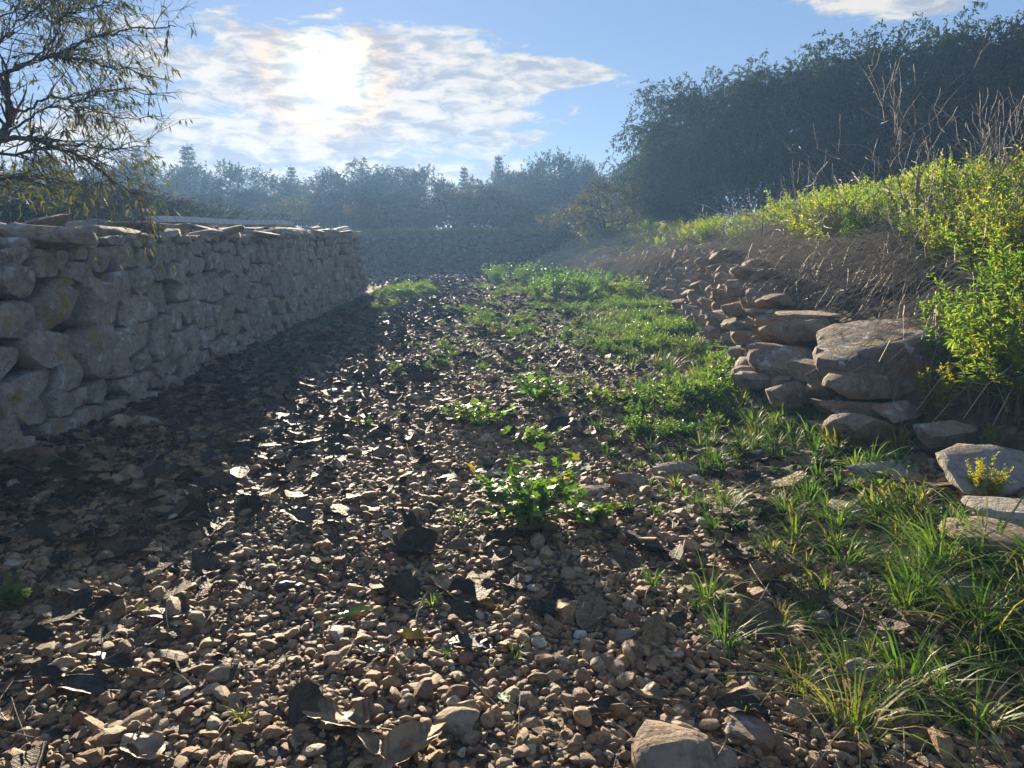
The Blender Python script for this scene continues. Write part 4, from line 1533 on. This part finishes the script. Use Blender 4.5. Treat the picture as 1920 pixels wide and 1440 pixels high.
def straw():
    X, Y = jgrid(-0.5, 5.5, 3.6, 24.0, 0.105, rg)
    t = X - xr(Y)
    d = sstep((t - np.interp(Y, [6, 9], [0.6, 0.42])) / 0.25) * sstep((2.1 - t) / 0.6)
    d = d * np.where(Y < 5.6, 0.35 * sstep((t - 0.6) / 0.4), 0.95)
    d = np.maximum(d, 0.9 * sstep((t + 0.15) / 0.3) * sstep((1.9 - t) / 0.5) * sstep((Y - 12) / 2.0))
    k = rg.uniform(size=len(X)) < d
    X, Y = X[k], Y[k]
    n = len(X)
    P = np.stack([X, Y, bank_z(X, Y) + 0.04], 1)
    s = rg.uniform(0.6, 1.15, n)
    # stalks point down the slope (towards the track and the viewer)
    rot = np.stack([rg.normal(0, 0.1, n), -0.35 + rg.normal(0, 0.3, n), rg.normal(0.5, 0.62, n)], 1)
    kk = in_view(P, 150, 150)
    scatter('dry_grass', P[kk], rot[kk], np.stack([s, s, s], 1)[kk], ST, 'grey brown dry stalks matted over the right bank', 'dry grass', rg)


straw()


def straw_bits():
    rg = np.random.default_rng(57)
    var = []
    for i in range(5):
        m = MB()
        t = np.linspace(-0.5, 0.5, 5)
        m.tube(np.stack([t, rg.normal(0, 0.05) + 0.3 * rg.normal() * t ** 2, 0.02 + 0.1 * rg.uniform() * (1 - 4 * t ** 2)], 1), np.linspace(0.011, 0.005, 5), 4)
        var.append(m.mesh('twig_bit', M['twig_bit']))
    n = 1900
    X, Y = rg.uniform(-2.4, 2.4, n), 1.4 + 8 * rg.uniform(size=n) ** 1.5
    k = (rg.uniform(size=n) < 0.45 + 0.55 * sstep((X - 0.5) / 0.4)) & (X < xr(Y) + 0.3)
    X, Y = X[k], Y[k]
    n = len(X)
    s = rg.uniform(0.05, 0.22, n)
    P = np.stack([X, Y, path_z(X, Y) + 0.022 + rg.uniform(0, 0.012, n)], 1)
    scatter('twig_litter', P, np.stack([rg.normal(0, 0.1, n), rg.normal(0, 0.12, n), rg.uniform(0, 6.28, n)], 1), np.stack([s, s, s], 1), var,
            'thin dry stalks and twig bits strewn over the gravel', 'twig litter', rg)


straw_bits()


# ------------------------------------------------------------------ branching
def branch(m, p, d, L, r, depth, rg, spread=0.6, up=0.0, kink=0.18, kids=(2, 4), shrink=(0.5, 0.8), sides=5, tips=None, thin=0.0019):
    k = max(3, int(4 + L * 3))
    P = [np.array(p, float)]
    d = np.array(d, float)
    d /= np.linalg.norm(d)
    dirs = [d]
    for i in range(k):
        d = d + rg.normal(0, kink, 3) + np.array((0, 0, up))
        d /= np.linalg.norm(d)
        P.append(P[-1] + d * L / k)
        dirs.append(d)
    P = np.array(P)
    rr = np.linspace(r, max(r * 0.45, thin), k + 1)
    m.tube(P, rr, sides if depth > 1 else 3)
    if tips is not None and depth <= 1:
        tips.append((P, dirs))
    if depth <= 0:
        return
    for _ in range(int(rg.integers(kids[0], kids[1] + 1))):
        q = int(rg.integers(max(1, k // 3), k + 1))
        nd = dirs[q] + rg.normal(0, spread, 3)
        branch(m, P[q], nd, L * rg.uniform(*shrink), rr[q] * 0.7, depth - 1, rg, spread, up, kink, kids, shrink, sides, tips, thin)


# bare shrubs on the bank
rg = np.random.default_rng(61)
for i, (u, v, y, L, st, dep, lab) in enumerate((
        (1740, 420, 5.6, 0.85, 7, 3, 'tallest bare twiggy shrub above the right herbs'),
        (1860, 430, 5.4, 0.75, 7, 3, 'bare twiggy shrub at the right edge above the herbs'),
        (1800, 560, 4.9, 0.6, 5, 3, 'bare dead bush in the dark gap above the boulder'),
        (1560, 400, 7.2, 0.62, 5, 3, 'bare shrub with forked twigs left of the tallest one'),
        (1450, 420, 8.0, 0.75, 4, 2, 'bare shrub with long leaning twigs at the left end of the herb mass'),
        (1370, 410, 9.5, 0.6, 3, 2, 'small bare shrub against the dark trees'),
        (1640, 430, 6.3, 0.55, 5, 3, 'low bare shrub half hidden in the herb mass'),
        (1910, 560, 4.4, 0.7, 5, 3, 'bare brambly bush at the far right edge'),
        (1290, 440, 11.5, 0.7, 4, 2, 'thin bare shrub on the farther bank'),
        (1210, 430, 15.0, 0.8, 5, 3, 'grey bare shrub near the end of the bank'))):
    p = on_y(u, v, y)
    z = ground_at(p.x, p.y)
    e = empty('bare_shrub', (p.x, p.y, z))
    for s in range(st):
        m = MB()
        a = rg.uniform(0, 6.28)
        branch(m, (rg.normal(0, 0.05), rg.normal(0, 0.05), -0.03), (math.cos(a) * 0.55, math.sin(a) * 0.55, 1.1), L * rg.uniform(0.7, 1.15), 0.0075, dep, rg, 0.55, 0.05, 0.2, (2, 4), (0.45, 0.8), 5)
        m.build('stem', M['twig'], e)
    tag(e, lab, 'shrub')

# dead brambles lying over the bank and the top of the rubble wall
PLACE = ('just behind the big boulder', 'over the rubble wall beyond the boulder', 'under the near end of the herb mass', 'under the middle of the herb mass',
         'over the middle of the rubble wall', 'under the far end of the herb mass', 'over the far end of the rubble wall', 'where the rubble wall runs out',
         'on the farther bare bank', 'near the far foot of the bank')
for i, pl in enumerate(PLACE):
    y = 5.2 + i * 1.15 + (0.6 * (i - 5) if i > 5 else 0)
    x = float(xr(y)) + (0.75, 0.45, 1.0, 0.8, 0.45, 0.9, 0.4, 0.5, 0.7, 0.6)[i]
    e = empty('dead_bramble', (x, y, ground_at(x, y)))
    for q in range(9):
        m = MB()
        branch(m, (rg.normal(0, 0.12), rg.normal(0, 0.2), 0.0), (rg.normal(-0.7, 0.6), rg.normal(-0.3, 0.8), rg.uniform(0.15, 0.75)), rg.uniform(0.35, 0.7), 0.0055, 2, rg, 0.6, -0.10, 0.2, (2, 4), (0.4, 0.75), 5)
        m.build('stem', M['twig'], e)
    tag(e, 'tangle of grey dead bramble stems ' + pl, 'bramble', 'dead brambles on the right bank')

# sticks
for (pts, r, lab) in (
        (((1745, 862, 3.55), (1830, 838, 3.5), (1925, 808, 3.45)), 0.007, 'long grey stick slanting out at the right edge above the slab'),
        (((1762, 872, 3.5), (1778, 838, 3.55), (1792, 805, 3.6)), 0.008, 'short forked grey stick standing by the long stick'),
        (((1700, 900, 3.2), (1800, 880, 3.15), (1930, 850, 3.1)), 0.004, 'thin pale stick across the flat slab')):
    m = MB()
    P = np.array([on_y(*q) for q in pts])
    t = np.linspace(0, 1, 9)
    P = np.stack([np.interp(t, np.linspace(0, 1, len(P)), P[:, q]) for q in range(3)], 1) + rg.normal(0, 0.004, (9, 3))
    m.tube(P, np.linspace(r, r * 0.6, 9), 6)
    tag(m.build('dry_stick', M['stick']), lab, 'stick', 'dry sticks')

# ------------------------------------------------------------------ almond tree on the left terrace
def almond():
    rg = np.random.default_rng(71)
    base = Vector((-5.0, 4.9, 0))
    base.z = float(terrace_z(base.x, base.y)) - 0.03
    e = empty('almond_tree', base)
    tr, fo, tips = MB(), MB(), []
    b = np.array(base)

    def px(u, v, y):
        return np.array(on_y(u, v, y)) - b

    limbs = [
        ([np.zeros(3), px(-150, 330, 4.9), px(-70, 290, 4.9), px(0, 262, 4.9), px(26, 215, 4.9), px(10, 175, 4.9), px(0, 140, 5.0)], 0.055, 0.026),
        ([px(0, 140, 5.0), px(60, 118, 5.0), px(120, 98, 4.9), px(180, 70, 4.8), px(260, 52, 4.7), px(330, 50, 4.6)], 0.020, 0.004),
        ([px(0, 140, 5.0), px(70, 105, 5.1), px(130, 108, 5.2), px(200, 122, 5.2), px(270, 140, 5.2), px(325, 155, 5.2)], 0.016, 0.004),
        ([px(26, 215, 4.9), px(90, 180, 4.8), px(150, 190, 4.7), px(230, 165, 4.6), px(330, 185, 4.5)], 0.014, 0.003),
        ([px(0, 262, 4.9), px(80, 200, 5.2), px(160, 200, 5.3), px(250, 225, 5.4), px(310, 215, 5.4)], 0.014, 0.003),
        ([px(-70, 290, 4.9), px(20, 255, 4.7), px(80, 265, 4.6), px(140, 290, 4.5), px(210, 335, 4.4), px(260, 370, 4.4)], 0.030, 0.005),
        ([px(-70, 290, 4.9), px(30, 290, 5.3), px(120, 270, 5.5), px(200, 280, 5.6), px(285, 275, 5.6)], 0.020, 0.004),
        ([px(-150, 330, 4.9), px(-40, 340, 5.4), px(60, 330, 5.7), px(160, 345, 5.8), px(250, 340, 5.9)], 0.024, 0.004),
        ([px(0, 140, 5.0), px(-10, 90, 5.1), px(40, 40, 5.2), px(90, -10, 5.3), px(160, -20, 5.2)], 0.018, 0.004),
        ([px(60, 118, 5.0), px(110, 60, 4.9), px(120, 30, 4.9), px(180, 10, 4.8), px(210, 0, 4.8)], 0.010, 0.003),
        ([px(-70, 290, 4.9), px(-40, 180, 5.3), px(-60, 60, 5.5), px(-30, -40, 5.6)], 0.035, 0.010),
        ([px(-150, 330, 4.9), px(-200, 200, 5.0), px(-300, 100, 5.2), px(-420, 60, 5.4)], 0.035, 0.006),
        ([px(-60, 60, 5.5), px(20, 20, 5.6), px(70, 10, 5.7), px(110, 40, 5.7)], 0.012, 0.003),
    ]
    for pts, r0, r1 in limbs:
        P = np.array(pts)
        t = np.linspace(0, 1, 6 * len(P))
        s = np.linspace(0, 1, len(P))
        C = np.stack([np.interp(t, s, P[:, q]) for q in range(3)], 1)
        for _ in range(3):
            C[1:-1] = 0.5 * C[1:-1] + 0.25 * (C[:-2] + C[2:])
        C[1:-1] += rg.normal(0, 0.008, (len(C) - 2, 3))
        rr = np.linspace(r0, r1, len(C)) * 0.6
        tr.tube(C, rr, 7)
        T = np.gradient(C, axis=0)
        n = int(len(C) * (1.7 if r0 < 0.05 else 0.35))
        for _ in range(n):
            q = int(rg.integers(len(C) // 4, len(C)))
            d = T[q] / np.linalg.norm(T[q])
            d = d * 0.9 + rg.normal(0, 0.55, 3) + np.array((0.05, -0.1, 0.1))
            ln = rg.uniform(0.12, 0.36)
            tip = C[q] + b + d / np.linalg.norm(d) * ln * 1.9
            if project([tip])[0][0] > 350:
                continue
            branch(tr, C[q], d, ln, max(rr[q] * 0.45, 0.0025), 2, rg, 0.45, -0.05, 0.17, (1, 3), (0.45, 0.8), 4, tips, 0.001)
    for P, dirs in tips:
        n = int(rg.integers(0, 5)) if rg.uniform() < 0.38 else 0
        for _ in range(n):
            q = int(rg.integers(1, len(P)))
            D = np.array(dirs[q]) * 0.5 + rg.normal(0, 0.35, 3) + np.array((0.05, 0, -0.75))
            fo.leaves(P[q][None, :], D[None, :], rg.normal(size=(1, 3)), rg.uniform(0.04, 0.068), rg.uniform(0.010, 0.015), 0.22, 0.05)
    # leafier lower part behind the wall
    for _ in range(500):
        u, v = rg.uniform(-20, 330), rg.uniform(285, 395)
        if rg.uniform() > 0.35 + 0.65 * (1 - (u + 20) / 350):
            continue
        c = px(u, v, rg.uniform(5.2, 7.0))
        D = rg.normal(0, 0.5, 3) + np.array((0.1, 0, -0.6))
        fo.leaves(c[None, :], D[None, :], rg.normal(size=(1, 3)), rg.uniform(0.05, 0.085), 0.018, 0.22, 0.05)
    tr.build('trunk', M['bark'], e, smooth=True)
    fo.build('crown', M['almond'], e)
    tag(e, 'sparse almond tree with drooping leaves arching over the left wall', 'tree')


almond()


# ------------------------------------------------------------------ trees
def make_tree(seed, H, W, clusters, sprays, mat, leaf=0.08, trunk_h=0.28, droop=0.5, holes=0.0, per=16, twig_l=0.45, trunk_r=0.09, stems=1):
    """trunk mesh and crown mesh, tree of height H and crown width W standing at the origin"""
    rg = np.random.default_rng(seed)
    tr, fo = MB(), MB()
    cz, rz = H * (trunk_h + (1 - trunk_h) * 0.52), H * (1 - trunk_h) * 0.52
    for s in range(stems):
        o = rg.normal(0, 0.12 * (stems > 1), 2) * W * 0.5
        t = np.linspace(0, 1, 8)
        tr.tube(np.stack([o[0] * t + 0.05 * W * np.sin(t * 3 + s), o[1] * t + 0.04 * W * np.sin(t * 4 + s), -0.15 + H * 0.82 * t], 1), np.linspace(trunk_r, trunk_r * 0.25, 8), 7)
    for _ in range(clusters):
        d = rg.normal(size=3)
        d /= np.linalg.norm(d)
        rad = rg.uniform(0.45, 1.0) ** 0.6
        lump = 0.78 + 0.34 * mnoise.noise(Vector(d * 2.1) + Vector((seed * 3.1, 0, 0)))
        c = np.array((d[0] * W / 2 * rad * lump * 1.1, d[1] * W / 2 * rad * lump * 1.1, cz + d[2] * rz * rad * lump * 1.12))
        if holes and mnoise.noise(Vector((c[0] * 1.0, c[1] * 0.5, c[2] * 1.7)) + Vector((seed, 5, 9))) > 0.40 - holes * (1.0 if 0.25 < c[2] / H < 0.72 else 0.25):
            continue
        # limb from the trunk to the cluster
        z0 = max(0.15 * H, min(c[2] - 0.25 * math.hypot(c[0], c[1]), H * 0.78))
        P = np.array([(0, 0, z0), (c[0] * 0.45, c[1] * 0.45, z0 + (c[2] - z0) * 0.35), (c[0] * 0.8, c[1] * 0.8, z0 + (c[2] - z0) * 0.75), c])
        tr.tube(P, np.linspace(trunk_r * 0.32, 0.008, 4), 4)
        cs = 0.17 * (W + H) / 2 * rg.uniform(0.55, 1.0)
        n = sprays
        B = c + rg.normal(0, 0.5, (n, 3)) * cs * np.array((1, 1, 0.7))
        out = B - np.array((0, 0, cz))
        out /= np.linalg.norm(out, axis=1, keepdims=True) + 1e-6
        D = out * 0.9 + rg.normal(0, 0.5, (n, 3)) + np.array((0, 0, -droop * 0.5))
        D /= np.linalg.norm(D, axis=1, keepdims=True)
        s = rg.uniform(0, 1, (n, per))
        PB = B[:, None, :] + D[:, None, :] * (s * twig_l)[:, :, None] * H / 5
        PB[:, :, 2] -= droop * 0.3 * s ** 2 * twig_l * H / 5
        LD = D[:, None, :] * 0.6 + rg.normal(0, 0.55, (n, per, 3)) + np.array((0, 0, -droop * 0.6))
        NN = rg.normal(0, 0.6, (n * per, 3)) + np.array((0, 0, 0.7))
        ll = leaf * rg.uniform(0.6, 1.3, n * per)
        fo.leaves(PB.reshape(-1, 3), LD.reshape(-1, 3), NN, ll, ll * 0.38, 0.15, 0.1)
    return tr.mesh('trunk', M['bark'], True), fo.mesh('crown', mat)


def make_conifer(seed, H, W, mat):
    rg = np.random.default_rng(seed)
    tr, fo = MB(), MB()
    tr.tube([(0, 0, -0.1), (0.02, 0, H * 0.5), (0, 0, H)], [0.07, 0.045, 0.008], 6)
    for z in np.arange(0.12 * H, H * 0.98, H * 0.055):
        k = 1 - z / H
        R0 = W / 2 * (k ** 0.8) * rg.uniform(0.75, 1.15) + 0.05
        for a in np.arange(0, 6.28, 0.9) + rg.uniform(0, 1):
            L = R0 * rg.uniform(0.65, 1.15)
            P = np.array([(0, 0, z), (math.cos(a) * L * 0.5, math.sin(a) * L * 0.5, z - 0.02 * H), (math.cos(a) * L, math.sin(a) * L, z + 0.015 * H)])
            tr.tube(P, [0.012, 0.008, 0.003], 3)
            n = int(34 * (0.4 + k))
            s = rg.uniform(0.1, 1, n)
            B = np.stack([np.interp(s, (0, 0.5, 1), P[:, q]) for q in range(3)], 1) + rg.normal(0, 0.03, (n, 3))
            D = np.stack([math.cos(a) + rg.normal(0, 0.8, n), math.sin(a) + rg.normal(0, 0.8, n), rg.normal(0.2, 0.4, n)], 1)
            fo.leaves(B, D, rg.normal(0, 0.5, (n, 3)) + np.array((0, 0, 1.0)), 0.16 * rg.uniform(0.6, 1.2, n), 0.045, 0.2, 0.05)
    fo.leaves(np.tile((0, 0, H * 0.9), (20, 1)), rg.normal(0, 0.3, (20, 3)) + np.array((0, 0, 1.0)), rg.normal(size=(20, 3)), 0.03 * H, 0.03, 0.1, 0)
    return tr.mesh('trunk', M['bark'], True), fo.mesh('crown', mat)


def plant_tree(meshes, loc, s, rz, label, cat='tree', group=None, name='tree'):
    e = empty(name, loc, rz, s)
    link('trunk', meshes[0], e)
    link('crown', meshes[1], e)
    return tag(e, label, cat, group)


# big dark trees on the right
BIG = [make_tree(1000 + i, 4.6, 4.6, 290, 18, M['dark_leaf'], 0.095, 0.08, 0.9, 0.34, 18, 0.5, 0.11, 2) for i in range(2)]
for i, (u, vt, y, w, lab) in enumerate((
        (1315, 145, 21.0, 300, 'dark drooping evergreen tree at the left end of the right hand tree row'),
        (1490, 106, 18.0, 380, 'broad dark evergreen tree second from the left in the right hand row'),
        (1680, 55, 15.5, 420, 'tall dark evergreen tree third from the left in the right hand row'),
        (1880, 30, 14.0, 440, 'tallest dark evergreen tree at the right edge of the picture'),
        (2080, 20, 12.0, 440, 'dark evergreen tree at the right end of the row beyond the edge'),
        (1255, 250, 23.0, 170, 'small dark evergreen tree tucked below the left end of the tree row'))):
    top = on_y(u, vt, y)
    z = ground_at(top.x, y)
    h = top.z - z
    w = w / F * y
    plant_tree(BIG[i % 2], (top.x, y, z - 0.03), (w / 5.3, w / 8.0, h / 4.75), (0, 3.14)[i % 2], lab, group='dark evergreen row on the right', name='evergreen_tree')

# wood behind the far wall
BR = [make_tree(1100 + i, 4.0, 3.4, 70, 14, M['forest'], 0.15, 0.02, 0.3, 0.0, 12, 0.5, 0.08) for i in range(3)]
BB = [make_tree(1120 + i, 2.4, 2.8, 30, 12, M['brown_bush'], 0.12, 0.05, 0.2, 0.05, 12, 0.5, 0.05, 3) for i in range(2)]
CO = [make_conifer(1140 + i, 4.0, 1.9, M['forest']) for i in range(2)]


def by_pixel(kind, u, vt, y, wpx, label, group=None, name=None, k=0):
    top = on_y(u, vt, y)
    z = float(hill_z(top.x, y)) if y > 27 else (float(terrace_z(top.x, y)) if top.x < -3 and y < 13.2 else ground_at(top.x, y))
    h = top.z - z
    w = wpx / F * y
    me, h0, w0, nm = {'B': (BR[k % 3], 4.15, 3.5, 'broadleaf_tree'), 'S': (BB[k % 2], 2.5, 2.9, 'bush'), 'C': (CO[k % 2], 4.05, 1.15, 'conifer')}[kind]
    plant_tree(me, (top.x, y, z - 0.05), (w / w0, w / w0, h / h0), k * 1.7, label, 'bush' if kind == 'S' else 'tree', group, nm)


sky_line = [
    ('C', 350, 264, 42, 62, 'pointed conifer standing above the wood at the left'),
    ('C', 256, 268, 44, 40, 'narrow conifer top seen through the almond twigs'),
    ('C', 545, 305, 46, 40, 'small conifer top left of the bright sky gap'),
    ('C', 870, 306, 44, 34, 'slim conifer left of the tallest central conifer'),
    ('C', 935, 284, 42, 40, 'tallest slim conifer in the middle of the wood'),
    ('C', 625, 318, 47, 36, 'small conifer under the sun glare'),
    ('B', 700, 300, 43, 125, 'broad round tree in the middle of the wood below the sun'),
    ('B', 1040, 270, 40, 110, 'tall rounded tree in the wood right of the tallest conifer'),
    ('B', 1095, 292, 41, 80, 'smaller tree leaning on the right of the tall rounded one'),
    ('B', 955, 312, 43, 90, 'rounded tree around the foot of the tallest conifer'),
]
for i, (kd, u, vt, y, w, lab) in enumerate(sky_line):
    by_pixel(kd, u, vt, y, w, lab, k=i)
rg = np.random.default_rng(81)
i = 0
for u in range(-60, 1320, 62):
    vt = float(np.interp(u, [0, 300, 420, 600, 760, 900, 1100, 1200, 1320], [288, 294, 304, 324, 322, 318, 310, 300, 300])) + rg.normal(0, 9)
    by_pixel('B', u + rg.normal(0, 12), vt, rg.uniform(39, 44), rg.uniform(95, 130), 'hazy dark tree on the skyline of the far wood, %s from the left' % ORD[(u + 60) // 62], 'trees of the far wood skyline', k=i)
    i += 1
for u in range(-40, 1260, 88):
    vt = 347 + rg.normal(0, 9)
    by_pixel('B' if i % 3 else 'S', u + rg.normal(0, 16), vt, rg.uniform(33, 36), rg.uniform(110, 160), 'hazy tree in the middle row of the far wood, %s from the left' % ORD[(u + 40) // 88], 'trees in the middle of the far wood', k=i)
    i += 1
for u in range(60, 1240, 78):
    vt = 384 + rg.normal(0, 8)
    by_pixel('S', u + rg.normal(0, 14), vt, rg.uniform(28.5, 32), rg.uniform(110, 150), 'brownish hazy bush in the row behind the far wall, %s from the left' % ORD[(u - 60) // 78], 'bushes behind the far wall', k=i)
    i += 1
# bushes on the left terrace and on the far bank
for (kd, u, vt, y, w, lab) in (
        ('B', 40, 322, 12.0, 330, 'dense dark bush on the left terrace behind the almond tree'),
        ('B', 240, 340, 12.6, 230, 'leafy bush on the left terrace beside the almond tips'),
        ('B', -90, 300, 9.5, 330, 'dark bush at the left edge behind the almond trunk'),
        ('B', 400, 372, 19.0, 200, 'low dark bush beyond the end of the left wall top'),
        ('S', 1140, 318, 21, 150, 'thin brown bush in front of the wood near the tree row'),
        ('S', 1060, 372, 24, 120, 'pale grey green bush at the end of the right bank'),
        ('S', 1190, 352, 24, 130, 'brown olive bush under the left end of the tree row')):
    by_pixel(kd, u, vt, y, w, lab, k=i)
    i += 1

# grass fringe on top of the far wall
rg = np.random.default_rng(91)
n = 1100
X, Y = rg.uniform(-6.5, 2.2, n), rg.uniform(26.62, 28.2, n)
P = np.stack([X, Y, hill_z(X, Y) + 0.0], 1)
s = rg.uniform(0.8, 1.8, n)
scatter('wall_top_grass', P, np.stack([rg.normal(0, 0.1, n), rg.normal(0, 0.1, n), rg.uniform(0, 6, n)], 1), np.stack([s, s, s], 1), LONG, 'pale dry grass fringe on top of the far wall', 'grass', rg)

# ------------------------------------------------------------------ haze
hz = bpy.data.materials.new('haze')
hz.use_nodes = True
g = NT(hz.node_tree)
out = g.n('ShaderNodeOutputMaterial')
pv = g.n('ShaderNodeVolumePrincipled')
pv.inputs['Color'].default_value = (0.30, 0.55, 1.0, 1)
pv.inputs['Density'].default_value = HAZE_DENSITY
pv.inputs['Anisotropy'].default_value = HAZE_ANISO
g.t.links.new(pv.outputs[0], out.inputs['Volume'])
m = MB()
m.add(*box_arrays((-290, -140, -1.4), (290, 420, 6.6), (0, 0, 0)))
tag(m.build('haze', hz), 'blue morning haze hanging between the walls and the wood', 'haze', kind='stuff')
